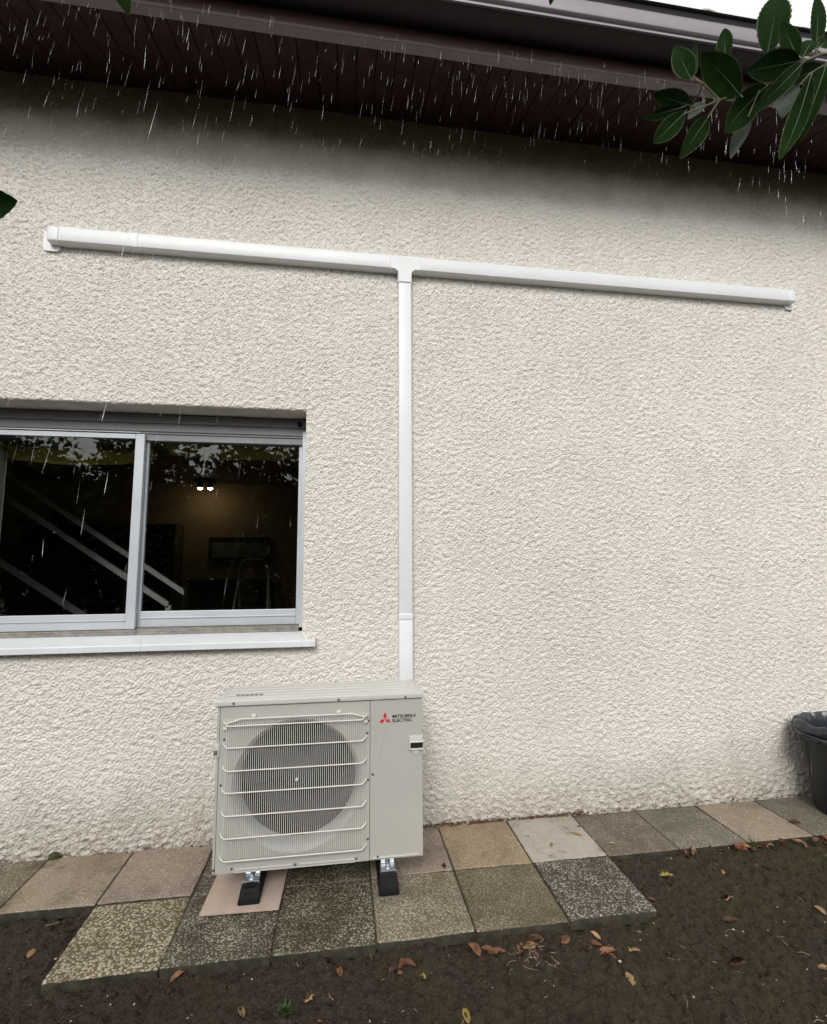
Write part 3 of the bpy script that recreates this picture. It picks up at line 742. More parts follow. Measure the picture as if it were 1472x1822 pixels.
text('MITSUBISHI', .1605, .7515, .110, .0145); text('ELECTRIC', .1605, .7325, .095, .0145)

# rubber feet with steel clamps
def foot(xc, yf, z0, label):
    t = thing('rubber_foot', label, 'foot', (xc, -.33, z0), 'rubber feet under the outdoor unit')
    w_, hgt = .046, .083-z0
    bm = bmesh.new()
    sec = [(-w_, 0), (w_, 0), (w_*.80, hgt), (-w_*.80, hgt)]
    ys = [(yf, 0, .0), (yf+.006, 0, .35), (yf+.045, 0, 1.0), (-.125, 0, 1.0), (-.085, 0, .35), (-.080, 0, 0)]
    prev = None
    for y, _, f in ys:
        hh = .012+(hgt-.012)*f
        wt = w_*(1-.2*f)
        ring = [bm.verts.new((xc+a, y, z)) for a, z in ((-w_, z0), (w_, z0), (wt, z0+hh), (-wt, z0+hh))]
        if prev:
            for i in range(4): bm.faces.new((prev[i], prev[(i+1) % 4], ring[(i+1) % 4], ring[i]))
        else: bm.faces.new(ring[::-1])
        prev = ring
    bm.faces.new(prev)
    bmesh.ops.bevel(bm, geom=[e for e in bm.edges], offset=.004, segments=2, affect='EDGES')
    obj('block', bm, M['rubber'], t, smooth=True)
    bm = bmesh.new()
    for i in range(2): box(bm, (xc-.022, yf+.010+.016*i, z0+.028+.022*i), (xc+.022, yf+.018+.016*i, z0+.040+.022*i), .003)
    tube(bm, [(xc-.030, yf+.012, z0+.02), (xc-.028, yf+.032, z0+.055), (xc-.012, yf+.040, z0+.066), (xc+.012, yf+.040, z0+.066), (xc+.028, yf+.032, z0+.055), (xc+.030, yf+.012, z0+.02)], .004, 6)
    obj('moulded_ribs', bm, M['rubber'], t, smooth=True)
    bm = bmesh.new(); y0 = yf+.046
    box(bm, (xc-.036, y0, .0835), (xc+.036, y0+.08, .0865), .001); box(bm, (xc-.037, y0-.003, .074), (xc+.037, y0+.0005, .0866), .001)
    box(bm, (xc-.032, y0+.048, .0866), (xc-.008, y0+.078, .127), .002); box(bm, (xc+.008, y0+.048, .0866), (xc+.032, y0+.078, .127), .002)
    cl = obj('clamp', bm, M['zinc'], t)
    bm = bmesh.new(); tube(bm, [(xc, y0+.022, .0865), (xc, y0+.022, .0895)], .015, 20); tube(bm, [(xc, y0+.022, .0895), (xc, y0+.022, .098)], .0095, 6); tube(bm, [(xc, y0+.022, .098), (xc, y0+.022, .106)], .0045, 10)
    tube(bm, [(xc, y0+.062, .0866), (xc, y0+.062, .128)], .0055, 10)
    obj('bolt', bm, M['zinc'], cl, smooth=True)
    bm = bmesh.new(); box(bm, (xc-.045, y0+.03, .1275), (xc+.045, -.18, .1312), .001); obj('mounting_rail', bm, M['zinc'], t)
foot(-.466, -.548, .0145, 'black rubber foot standing on the pink tile, steel clamp on top')
foot(.142, -.562, .0035, 'black rubber foot standing directly on the slabs, steel clamp on top')

# ================================================================== BIN
bx, by = 2.918, -.262
bn = thing('waste_bin', 'round black plastic bin lined with a dark bag at the right edge', 'bin', (bx, by, 0))
bm = bmesh.new(); lathe(bm, [(.001, .003), (.176, .003), (.188, .012), (.194, .06), (.208, .405), (.212, .425)], 48, (bx, by, 0)); obj('body', bm, M['bin'], bn, smooth=True)
bm = bmesh.new(); lathe(bm, [(.211, .421), (.242, .417), (.252, .427), (.256, .443), (.247, .452), (.222, .450), (.213, .438)], 48, (bx, by, 0)); obj('rim', bm, M['bin_rim'], bn, smooth=True)
bm = bmesh.new(); box(bm, (bx-.278, by-.06, .425), (bx-.240, by+.06, .446), .006); obj('handle', bm, M['bin'], bn, smooth=True); bm = bmesh.new(); box(bm, (bx+.240, by-.06, .425), (bx+.278, by+.06, .446), .006); obj('handle', bm, M['bin'], bn, smooth=True)
bm = bmesh.new(); rows = []
prof = [(.246, .458, .6), (.254, .468, .8), (.256, .482, .9), (.250, .499, 1), (.236, .511, 1.1), (.220, .513, 1.0), (.205, .49, 1), (.200, .42, .8), (.192, .32, .6), (.15, .22, .6), (.02, .20, .3)]
for i, (r_, hgt, am_) in enumerate(prof):
    row = []; am = am_*.6
    for k in range(96):
        a = 2*math.pi*k/96
        wv = math.sin(7*a+1.3*i*.5)*.5+math.sin(13*a+.8*i+1)*.35+math.sin(23*a-.6*i)*.5+math.sin(37*a+1.1*i)*.35
        row.append(bm.verts.new((bx+math.cos(a)*(r_+.010*am*wv), by+math.sin(a)*(r_+.010*am*wv), hgt+.012*am*(math.sin(5*a+2)*.7+math.sin(11*a+i*.4)*.5+math.sin(19*a)*.3))))
    rows.append(row)
for a, b in zip(rows, rows[1:]):
    for k in range(96): bm.faces.new((a[k], a[(k+1) % 96], b[(k+1) % 96], b[k]))
obj('bin_bag', bm, M['bag'], bn, smooth=True)

# ================================================================== ROOM CONTENTS
lamp = thing('ceiling_spotlight', 'small ceiling spotlight with two lit bulbs seen through the window', 'lamp', (-1.93, 3.9, 2.62))
obj('base_plate', B((-2.06, 3.84, 2.585), (-1.80, 3.96, 2.6195), .004), M['black_wood'], lamp)
for x in (-1.985, -1.855):
    bm = bmesh.new(); lathe(bm, [(.001, .0), (.03, .0), (.045, -.07), (.040, -.07), (.001, -.01)], 16, (x, 3.88, 2.575)); sh = obj('spot_head', bm, M['black_wood'], lamp)
    bm = bmesh.new(); lathe(bm, [(.001, -.012), (.034, -.035), (.038, -.062), (.024, -.088), (.001, -.094)], 14, (x, 3.88, 2.575)); obj('bulb', bm, M['bulb'], sh)
pc = thing('picture_frame', 'wide dark picture hanging on the brown wall inside', 'picture', (-1.48, 4.19, 1.55))
bm = bmesh.new(); box(bm, (-1.92, 4.165, 1.825), (-1.10, 4.199, 1.862)); box(bm, (-1.92, 4.165, 1.548), (-1.10, 4.199, 1.585)); box(bm, (-1.92, 4.165, 1.5851), (-1.885, 4.199, 1.8249)); box(bm, (-1.135, 4.165, 1.5851), (-1.10, 4.199, 1.8249)); obj('frame', bm, M['black_wood'], pc)
obj('print', B((-1.884, 4.18, 1.586), (-1.136, 4.199, 1.824)), M['picture'], pc)
sb = thing('sideboard', 'black sideboard against the brown wall, below the picture', 'sideboard', (-1.53, 4.0, .15))
bm = bmesh.new(); box(bm, (-2.05, 3.78, .20), (-1.02, 4.19, 1.26), .006); obj('body', bm, M['black_wood'], sb)
bm = bmesh.new(); box(bm, (-2.07, 3.76, 1.2605), (-1.0, 4.195, 1.29), .004); obj('top', bm, M['black_wood'], sb)
bm = bmesh.new(); [box(bm, (x, 3.765, .25), (x+.33, 3.7795, 1.22), .003) for x in (-2.04, -1.70, -1.36)]; obj('door', bm, M['black_wood'], sb)
bm = bmesh.new(); [box(bm, (x, 3.80, .1501), (x+.05, 3.85, .1999)) for x in (-2.04, -1.08)]; obj('leg', bm, M['black_wood'], sb)
ld = thing('stepladder', 'folding stepladder with rounded top rail standing in front of the black sideboard', 'stepladder', (-1.2, 3.0, .15))
def arch(x0, x1, y0, y1, ztop, zb):  # bent tube frame
    pts = [(x0-.06, y0, zb), (x0, y1-.02, ztop-.30), (x0+.01, y1, ztop-.10), (x0+.05, y1, ztop-.02), (x0+.10, y1, ztop), (x1-.10, y1, ztop), (x1-.05, y1, ztop-.02), (x1-.01, y1, ztop-.10), (x1, y1-.02, ztop-.30), (x1+.06, y0, zb)]
    bm = bmesh.new(); tube(bm, pts, .0115, 8); return bm
obj('front_frame', arch(-1.27, -.93, 2.55, 2.95, 1.545, .1505), M['ladder'], ld, smooth=True)
bm = bmesh.new(); tube(bm, [(-1.31, 3.35, .1505), (-1.26, 3.0, 1.30)], .009, 8); obj('rear_leg', bm, M['ladder'], ld); bm = bmesh.new(); tube(bm, [(-.89, 3.35, .1505), (-.94, 3.0, 1.30)], .009, 8); obj('rear_leg', bm, M['ladder'], ld)
for z, y in ((.45, 2.70), (.72, 2.79), (.98, 2.88)):
    obj('tread', B((-1.27, y-.06, z), (-.93, y+.10, z+.025), .004), M['black_wood'], ld)
sh = thing('bookcase', 'tall black bookcase behind the staircase inside', 'bookcase', (-3.2, 4.0, .15))
obj('back', B((-4.3, 4.17, .151), (-2.26, 4.195, 2.02)), M['black_wood'], sh)
for x in (-4.3, -3.62, -2.94, -2.28): obj('upright', B((x, 3.85, .151), (x+.022, 4.1695, 2.02)), M['floor_wood'], sh)
for z in (.16, .62, 1.0, 1.36, 1.69, 2.0):
    for x in (-4.278, -3.598, -2.918): obj('shelf', B((x, 3.86, z), (x+.636, 4.1695, z+.02)), M['floor_wood'], sh)
for i in range(46):
    r_ = i % 4; x = random.choice((-4.26, -3.58, -2.90)) + random.uniform(0, .56); z = (.64, 1.02, 1.38, 1.71)[r_]
    pass
vf = thing('flower_bunch', 'red flowers in a vase beside the black sideboard', 'flowers', (-.80, 3.7, .15))
bm = bmesh.new(); lathe(bm, [(.001, .151), (.07, .151), (.10, .35), (.05, .62), (.06, .70)], 20, (-.80, 3.75, 0)); obj('vase', bm, M['black_wood'], vf, smooth=True)
bm = bmesh.new(); tips = [(-.80+random.uniform(-.16, .14), 3.75+random.uniform(-.1, .1), 1.02+random.uniform(-.06, .12)) for _ in range(9)]
for p in tips: tube(bm, [(-.80, 3.75, .5), ((p[0]-.80)/2, 3.75, .85), p], .004, 5)
obj('stalks', bm, M['grass'], vf)
for p in tips[:8]:
    bm = bmesh.new()
    for k in range(7):
        a = 2*math.pi*k/7; c_ = Vector(p); d1 = Vector((math.cos(a), math.sin(a), .5))*.045; s1 = Vector((-math.sin(a), math.cos(a), .1))*.02
        bm.faces.new([bm.verts.new(c_), bm.verts.new(c_+d1*.6+s1), bm.verts.new(c_+d1), bm.verts.new(c_+d1*.6-s1)])
    obj('bloom', bm, M['flower'], vf)
stc = thing('staircase', 'staircase with pale metal rails going up to the left behind the window', 'staircase', (-1.9, 1.4, .15))
def bar(x0, z0, x1, z1, y, hh, th=.03):
    bm = bmesh.new(); a = [(x0, z0-hh), (x1, z1-hh), (x1, z1+hh), (x0, z0+hh)]
    F = [bm.verts.new((x, y-th/2, z)) for x, z in a]; Bk = [bm.verts.new((x, y+th/2, z)) for x, z in a]
    bm.faces.new(F); bm.faces.new(Bk[::-1])
    for i in range(4): bm.faces.new((F[i], F[(i+1) % 4], Bk[(i+1) % 4], Bk[i]))
    return bm
obj('handrail', bar(-3.2, 2.555, -1.315, 1.262, 1.2, .021), M['rail'], stc)
obj('middle_rail', bar(-3.2, 2.385, -1.425, 1.165, 1.2, .024), M['rail'], stc)
obj('lower_rail', bar(-3.4, 2.02, -1.60, .80, 1.2, .026), M['rail'], stc)
obj('newel_post', B((-1.445, 1.185, .151), (-1.405, 1.215, 1.162), .002), M['rail'], stc)
for i in range(9):
    x = -1.75-.26*i; obj('tread', B((x-.26, 1.23, .30+.18*i), (x+.02, 2.15, .34+.18*i)), M['black_wood'], stc)
obj('stringer', bar(-4.0, 1.79, -1.60, .17, 1.245, .06, .02), M['black_wood'], stc)
# rolled blind cloth over each pane, sagging, inside
def blind(x0, x1, y, z0, amp, label):
    bm = bmesh.new(); nx, nz = 40, 12; rows = []
    for j in range(nz+1):
        row = []
        for i in range(nx+1):
            u = i/nx; v = j/nz
            sag = amp*(math.sin(math.pi*u)**.8)
            z = z0+.20*(1-v)-v*sag*.9
            row.append(bm.verts.new((x0+(x1-x0)*u, y-.03*math.sin(v*math.pi*3.4+.5*math.sin(u*4))-.012*math.sin(u*19+v*3), z)))
        rows.append(row)
    for a, b in zip(rows, rows[1:]):
        for i in range(nx): bm.faces.new((a[i], a[i+1], b[i+1], b[i]))
    bmesh.ops.solidify(bm, geom=bm.faces[:], thickness=.004)
    tag(obj('gathered_blind', bm, M['cloth'], None, 'base', True), label, 'blind', 'gathered blinds inside the window')
blind(-2.2, -1.27, .36, 2.15, .05, 'olive yellow blind gathered up over the left pane')
blind(-1.20, -.30, .36, 2.19, .03, 'olive yellow blind gathered up over the right pane')
bm = bmesh.new(); rows = []
for j in range(2):
    rows.append([bm.verts.new((-2.24+.0085*i, .345+.018*math.sin(i*1.1), .9+1.4*j)) for i in range(17)])
for i in range(16): bm.faces.new((rows[0][i], rows[0][i+1], rows[1][i+1], rows[1][i]))
bmesh.ops.solidify(bm, geom=bm.faces[:], thickness=.003)
tag(obj('curtain', bm, M['curtain'], None, 'base', True), 'pale grey curtain hanging inside at the left edge of the window', 'curtain')

# ================================================================== GARDEN BEHIND THE CAMERA (mirrored in the panes)
def leaf_cloud(n, c, rad, size):
    co, fa = [], []
    for i in range(n):
        while True:
            p = rng.uniform(-1, 1, 3)
            if (p**2).sum() < 1: break
        p = p/np.linalg.norm(p)*(np.linalg.norm(p)**.5)
        cc = np.array(c)+p*np.array(rad)*(1+.25*math.sin(7*p[0]+3*p[2])*math.cos(5*p[1]))
        a = rng.standard_normal(3); a /= np.linalg.norm(a); b = np.cross(a, rng.standard_normal(3)); b /= np.linalg.norm(b)
        s1 = size*rng.uniform(.6, 1.4); k = len(co)
        co += [cc-a*s1, cc+b*s1*.45, cc+a*s1, cc-b*s1*.45]; fa.append((k, k+1, k+2, k+3))
    return co, fa
def garden_tree(x, y, hgt, rad, lab):
    t = thing('garden_tree', lab, 'tree', (x, y, -.05), 'trees in the garden opposite the house')
    bm = bmesh.new(); tube(bm, [(x, y, -.08), (x+.05, y, hgt*.3), (x-.05, y+.1, hgt*.62), (x, y, hgt*.95)], [.16, .13, .09, .03], 10)
    for k in range(7):
        a = k*2.4; z = hgt*(.42+.07*k); tube(bm, [(x, y, z), (x+math.cos(a)*rad*.45, y+math.sin(a)*rad*.45, z+.35), (x+math.cos(a)*rad*.8, y+math.sin(a)*rad*.8, z+.7)], [.05, .03, .012], 6)
    obj('trunk', bm, M['trunk'], t, smooth=True)
    co, fa = [], []
    for k in range(9):
        a = k*2.4; rr_ = rad*.55*(k % 3)/2; cc = (x+math.cos(a)*rr_, y+math.sin(a)*rr_, hgt*(.5+.055*k))
        c1, f1 = leaf_cloud(420, cc, (rad*.55, rad*.55, rad*.42), .12); o_ = len(co); co += c1; fa += [tuple(i+o_ for i in f) for f in f1]
    me = tri_soup('crown', co, fa); me.materials.append(M['foliage']); link('crown', me, t)
for gx0, gy0, gh, gr, lab in ((-6.0, -11.5, 5.4, 1.9, 'garden tree opposite the left pane of the window'), (-2.9, -11.8, 5.2, 1.8, 'garden tree opposite the right pane of the window'),
        (.6, -12.5, 4.8, 1.7, 'garden tree opposite the outdoor unit'), (-9.3, -11.0, 5.0, 1.9, 'garden tree left of the one opposite the window'), (-12.6, -10.5, 5.6, 2.1, 'tall garden tree at the far left of the garden'), (4.2, -12.5, 5.0, 1.8, 'garden tree at the far right of the garden')):
    garden_tree(gx0, gy0, gh, gr, lab)
co, fa = [], []
for k in range(26):
    c1, f1 = leaf_cloud(1150, (-15+.9*k, -13.4+random.uniform(-.3, .3), 2.15+random.uniform(-.2, .35)), (1.0, .6, 2.35), .21); o_ = len(co); co += c1; fa += [tuple(i+o_ for i in f) for f in f1]
me = tri_soup('hedge', co, fa); me.materials.append(M['foliage']); tag(link('hedge', me), 'tall dense dark hedge along the back of the garden', 'hedge')

# ================================================================== OVERHANGING BRANCHES
LEAVES = [
((0.7938,-2.0934,2.5332),(0.8352,-2.0863,2.6914),.0595,0),((0.8211,-2.1326,2.4838),(0.8137,-2.1127,2.5901),.0323,0),
((0.9233,-2.0862,2.5746),(0.952,-2.0765,2.7259),.0293,0),((0.8157,-2.1401,2.4673),(0.695,-2.1385,2.4269),.0516,0),
((0.8483,-2.1184,2.5045),(0.8989,-2.1027,2.5717),.0304,0),((0.8831,-2.1259,2.527),(0.935,-2.109,2.5819),.0304,0),
((0.7064,-2.1079,2.4103),(0.6484,-2.0817,2.526),.0596,0),((0.6217,-2.081,2.4628),(0.6084,-2.0595,2.5615),.0406,0),
((0.6465,-2.058,2.4977),(0.6734,-2.0428,2.6011),.0196,0),((0.7313,-2.0559,2.5517),(0.7488,-2.039,2.6529),.0319,0),
((0.6503,-2.0425,2.4449),(0.5891,-2.0093,2.5004),.0395,0),((0.6197,-2.0561,2.4236),(0.526,-2.0584,2.3826),.0207,0),
((0.6087,-2.0714,2.3923),(0.5341,-2.0723,2.3136),.038,0),((0.6711,-2.061,2.4002),(0.5996,-2.0598,2.2991),.0388,0),
((0.7761,-2.1016,2.4469),(0.6765,-2.0951,2.3339),.0583,0),((0.8206,-2.1403,2.4624),(0.7007,-2.1299,2.3407),.032,0),
((0.9298,-2.0921,2.5273),(0.8239,-2.0906,2.4689),.0395,0),((0.8474,-2.1323,2.4467),(0.7688,-2.121,2.2625),.0373,0),
((0.8961,-2.1234,2.4866),(0.8267,-2.1146,2.3134),.0406,0),((0.8624,-2.0783,2.491),(0.8272,-2.0835,2.3995),.0395,1),
((0.7719,-2.0575,2.4207),(0.7206,-2.0588,2.3152),.029,1),((0.6849,-2.0393,2.462),(0.6371,-2.0466,2.407),.024,1)]
CAMP = Vector((-.0775, -2.887, 1.4694))
def green_leaf(base, tip, wid, mat, parent, face=None):
    """serrated evergreen blade: folded on its midrib, bent lengthwise, with a pale toothed margin and a raised midrib"""
    b, t = Vector(base), Vector(tip); L = (t-b).length; ax = (t-b)/L; wid *= 1.04
    nrm = (face if face is not None else (CAMP-b).normalized()+Vector((random.uniform(-.3, .3), random.uniform(-.3, .3), random.uniform(-.35, .25))))
    side = ax.cross(nrm).normalized(); nrm = side.cross(ax).normalized()
    n = 22; bm = bmesh.new(); cols = []
    bend = random.uniform(-.10, .10)*L; fold = random.uniform(.12, .28)
    tw = random.uniform(-.25, .25)
    for i in range(n+1):
        u = i/n
        hw = wid/2*(math.sin(math.pi*u**.85)**.75)*(1-.12*u) + .0006
        tooth = 1+(.055 if i % 2 else -.02)*(0 < i < n)
        c = b+ax*L*u+nrm*bend*math.sin(math.pi*u)
        sd_ = (side*math.cos(tw*u)+nrm*math.sin(tw*u))
        nn = sd_.cross(ax)
        row = []
        for f in (-1, -.93, -.5, 0, .5, .93, 1):
            k = hw*f*(tooth if abs(f) == 1 else 1)
            row.append(bm.verts.new(c+sd_*k+nn*(abs(f)**1.4)*hw*fold))
        cols.append(row)
    for r0_, r1_ in zip(cols, cols[1:]):
        for j in range(6):
            f = bm.faces.new((r0_[j], r0_[j+1], r1_[j+1], r1_[j])); f.material_index = 1 if j in (0, 5) else 0
    bmesh.ops.solidify(bm, geom=bm.faces[:], thickness=.0005)
    o = obj('leaf', bm, [mat, M['leaf_edge'] if mat is M['leaf'] else mat], parent, smooth=True)
    bm = bmesh.new()
    tube(bm, [b-ax*.008]+[b+ax*L*i/8+nrm*(bend*math.sin(math.pi*i/8)-.0004) for i in range(8)], [.0016]+[.0013*(1-i/9) for i in range(8)], 5)
    obj('midrib', bm, M['leaf_rib'], o)
    return o
tree_r = thing('evergreen_shrub', 'leafy evergreen branch with toothed oval leaves hanging in at the upper right', 'shrub', (2.0, -3.3, -.05))
bm = bmesh.new()
mainst = [(2.0, -3.3, -.08), (1.95, -3.2, .9), (1.75, -2.9, 1.8), (1.35, -2.45, 2.35), (1.05, -2.2, 2.49), (0.9209, -2.1297, 2.5117), (0.8883, -2.125, 2.5118), (0.8584, -2.1193, 2.4994), (0.8483, -2.1176, 2.4969), (0.7961, -2.1059, 2.4594), (0.7661, -2.1005, 2.4495), (0.7236, -2.0921, 2.4295), (0.6811, -2.0849, 2.4196), (0.6412, -2.0772, 2.4022), (0.6062, -2.0708, 2.3898)]
tube(bm, mainst, [.02, .016, .012, .007, .0045, .0036, .0032, .003, .0028, .0026, .0024, .0022, .002, .0017, .0013], 8)
for tw_ in ([(0.8961, -2.1239, 2.4916), (0.8637, -2.117, 2.4716), (0.8438, -2.1117, 2.4491)], [(0.6811, -2.0849, 2.4196), (0.6482, -2.0837, 2.4526), (0.6217, -2.081, 2.4628)], [(0.8584, -2.1193, 2.4994), (0.8407, -2.1173, 2.5045)], [(0.6811, -2.0849, 2.4196), (0.6564, -2.0772, 2.382)], [(0.7661, -2.1005, 2.4495), (0.7392, -2.0894, 2.3841)], [(0.7236, -2.0921, 2.4295), (0.6928, -2.0954, 2.5002)],
            [(.9209, -2.1297, 2.5117), (.8961, -2.1239, 2.4916)], [(0.6482, -2.0837, 2.4526), (.6503, -2.05, 2.445)], [(.6482, -2.0837, 2.4526), (.6465, -2.058, 2.4977)], [(.6928, -2.0954, 2.5002), (.7313, -2.0559, 2.5517)], [(.8483, -2.1176, 2.4969), (.7938, -2.0934, 2.5332)], [(.8883, -2.125, 2.5118), (.9233, -2.0862, 2.5746)]):
    tube(bm, tw_, .0016, 6)
obj('stem', bm, M['bark'], tree_r, smooth=True)
def crown(par, cc, rad, n):  # unseen leaf mass, added behind the camera to shade the lower wall
    co, fa = leaf_cloud(n, cc, rad, .065); me = tri_soup('crown', co, fa); me.materials.append(M['leaf']); link('crown', me, par)
crown(tree_r, (2.5, -4.1, 1.35), (1.1, .7, 1.2), 1500)
for b, t, wd, k in LEAVES: green_leaf(b, t, wd, M['leaf_pale'] if k else M['leaf'], tree_r)
tree_l = thing('evergreen_shrub', 'evergreen shrub whose lone leaf tips show at the left and top edges', 'shrub', (-1.6, -3.3, -.05))
bm = bmesh.new()
tube(bm, [(-1.6, -3.3, -.08), (-1.55, -3.1, 1.0), (-1.3, -2.7, 1.9), (-1.05, -2.3, 2.4), (-.8, -2.08, 2.68), (-.2, -2.1, 2.72), (.32, -2.16, 2.66)], [.02, .016, .012, .008, .006, .004, .002], 8)
tube(bm, [(-1.3, -2.7, 1.9), (-1.0, -2.3, 2.05), (-.745, -2.0418, 2.0564)], [.006, .004, .0015], 6)
tube(bm, [(-.6, -2.085, 2.69), (-.5185, -2.0312, 2.5864)], .0018, 6)
obj('stem', bm, M['bark'], tree_l, smooth=True)
crown(tree_l, (-1.9, -4.3, 1.35), (1.2, .7, 1.2), 1500)
fc = Vector((.1, -.95, -.3))
green_leaf((-.745, -2.0418, 2.0564), (-.6157, -2.0619, 2.0696), .066, M['leaf'], tree_l, fc)
green_leaf((-.5185, -2.0312, 2.5864), (-.4823, -2.0254, 2.4857), .046, M['leaf'], tree_l, fc)
green_leaf((.2967, -2.1494, 2.5876), (.2915, -2.139, 2.5005), .030, M['leaf'], tree_l, fc)

# ================================================================== GROUND DETAILS
def dead_leaf_mesh(seed, lobed=False):
    rn = random.Random(seed); n = 10; bm = bmesh.new(); cols = []
    curl = rn.uniform(.15, .6); bend = rn.uniform(-.3, .5); asym = rn.uniform(-.2, .2)
    for i in range(n+1):
        u = i/n; hw = .23*(math.sin(math.pi*u**.9)**.7)*(1+asym*(u-.5))+.006
        if lobed: hw *= 1+.35*math.sin(u*22)
        hw *= 1+rn.uniform(-.1, .1)
        row = []
        for f in (-1, -.5, 0, .5, 1):
            row.append(bm.verts.new((u-.5, f*hw*(1-.2*curl), .04+hw*curl*abs(f)**1.6*1.3+bend*.35*(u-.5)**2+.02*math.sin(9*u+4*f))))
        cols.append(row)
    for a, b in zip(cols, cols[1:]):
        for j in range(4): bm.faces.new((a[j], a[j+1], b[j+1], b[j]))
    zm = min(v.co.z for v in bm.verts)
    for v in bm.verts: v.co.z -= zm
    st_ = [bm.verts.new((-.5, .008, .04-zm)), bm.verts.new((-.72, .012, .06)), bm.verts.new((-.72, -.004, .06)), bm.verts.new((-.5, -.008, .04-zm))]; bm.faces.new(st_)
    bmesh.ops.solidify(bm, geom=bm.faces[:], thickness=.012)
    for f in bm.faces: f.smooth = True
    me = bpy.data.meshes.new('fallen_leaf'); bm.to_mesh(me); bm.free(); return me
shapes = {}
for mname in ('dead_brown', 'dead_dark', 'dead_tan', 'dead_yellow'):
    for sd_ in range(4):
        me = dead_leaf_mesh(sd_*7+3, sd_ == 3); me.materials.append(M[mname]); shapes[mname, sd_] = me
def fallen(x, y, z, size, mname, sd_, label, rot=None, tilt=.12, group=None):
    o = link('fallen_leaf', shapes[mname, sd_], None, (x, y, z)); o.scale = (size*1.22,)*3
    o.rotation_euler = (random.uniform(-tilt, tilt), random.uniform(-tilt, tilt), random.uniform(0, 6.28) if rot is None else rot)
    return tag(o, label, 'leaf', group)
GL = [((1.479,-.573),'dead_yellow',3,.058,'lobed yellow leaf lying alone on bare soil right of the blackened slab'),
((1.152,-.866),'dead_tan',0,.05,'tan leaf on the soil just off the front corner of the blackened slab'),
((.894,-.87),'dead_brown',1,.05,None),((.820,-.88),'dead_brown',0,.062,'upright oval red-brown leaf leftmost of the cluster before the blackened slab'),
((.901,-.907),'dead_brown',2,.05,None),((.939,-.895),'dead_brown',0,.045,None),((.959,-.944),'dead_brown',1,.066,None),((.97,-.965),'dead_brown',2,.058,None),
((.961,-.85),'dead_tan',1,.045,None),((1.043,-.957),'dead_yellow',1,.04,'small pale yellow leaf beside the red-brown leaf cluster'),((1.06,-.98),'dead_tan',2,.03,None),
((.448,-.87),'dead_brown',1,.072,'large curled brown leaf in front of the joint between sandy and olive slabs'),((.531,-.893),'dead_brown',2,.062,None),((.50,-.882),'dead_brown',0,.05,None),((.636,-.889),'dead_brown',3,.06,None),((.71,-.848),'dead_brown',1,.05,None),((.66,-.90),'dead_tan',2,.045,None),((.68,-.875),'dead_brown',0,.04,None),
((-.658,-.831),'dead_brown',1,.056,'red-brown leaf against the front edge of the yellowish slab'),((-.478,-.894),'dead_brown',0,.04,'red-brown leaf on dark soil below the pink tile'),((-.431,-.848),'dead_tan',1,.035,None),
((-.177,-.97),'dead_tan',0,.045,'tan leaf standing on edge left of the nearest leaf pair'),((-.126,-1.064),'dead_tan',1,.05,'tan leaf nearest the bottom edge of the picture'),((-.405,-.99),'dead_tan',2,.04,'tan leaf beside the small green weed'),
((-.121,-.833),'dead_dark',1,.04,None),((-.076,-.879),'dead_brown',1,.045,None),((.162,-.878),'dead_brown',0,.05,None),((.144,-.922),'dead_brown',2,.05,None),((.182,-.915),'dead_brown',1,.05,None),((.124,-.906),'dead_dark',0,.05,None),
((.228,-.947),'dead_yellow',2,.03,'small pale greenish yellow leaf near a red-brown leaf pair'),((.345,-1.141),'dead_yellow',1,.045,'yellow leaf cut by the bottom edge of the picture'),
((.971,-1.086),'dead_tan',0,.05,'dull tan leaf lying in moss in the lower right'),((1.398,-1.098),'dead_dark',1,.065,'dark curled leaf in the moss at lower right'),
((1.65,-.751),'dead_tan',2,.05,None),((1.792,-.573),'dead_tan',1,.05,'tan leaf alone on the soil toward the right edge'),((1.688,-.411),'dead_tan',0,.04,None),
((1.995,-.875),'dead_tan',1,.045,None),((1.729,-1.136),'dead_tan',0,.05,'tan leaf cut by the right edge of the picture'),((1.756,-.69),'dead_tan',2,.03,None),((1.316,-.70),'dead_dark',0,.045,None),((1.557,-.877),'dead_dark',2,.06,None),
((-1.268,-.649),'dead_dark',0,.05,None),((-1.257,-.637),'dead_tan',1,.05,None),((-.614,-.82),'dead_dark',2,.03,None),
((1.371,-.387),'dead_brown',1,.05,None),((1.40,-.40),'dead_brown',0,.05,None),((1.684,-.445),'dead_brown',0,.055,None),((1.70,-.43),'dead_brown',2,.05,None),((1.735,-.425),'dead_tan',1,.045,None),((1.72,-.46),'dead_brown',1,.05,None)]
for (x, y), m_, sd_, sz, lab in GL:
    z = gz(x, y)+.001
    if lab: fallen(x, y, z, sz, m_, sd_, lab)
    else:
        kind = {'dead_brown': 'red-brown', 'dead_dark': 'dark brown', 'dead_tan': 'tan', 'dead_yellow': 'yellow'}[m_]
        spot = ('left of the yellowish slab' if x < -1.1 else 'in front of the dark mossy slabs' if x < .3 else 'heaped in front of the olive brown slab' if x < .75 else 'clustered in front of the blackened slab' if x < 1.2 and y < -.8
                else 'by the front edge of the umber and grey slabs' if y > -.5 else 'spread on the bare soil at the right')
        fallen(x, y, z, sz, m_, sd_, f'{kind} leaf {spot}', group=f'{kind} dead leaves {spot}')
for i in range(22):        # drift along the far edge of the right slabs
    x = random.uniform(1.82, 2.5) if i < 14 else random.uniform(2.0, 2.35); y = -.445-random.uniform(0, .05)
    fallen(x, y, max(gz(x, y), -.03)+.002+random.uniform(0, .01), random.uniform(.035, .055), random.choice(['dead_brown', 'dead_brown', 'dead_tan']), i % 3, 'one of the dead leaves drifted along the soil edge of the right slabs', tilt=.35, group='dead leaves drifted against the right slabs')
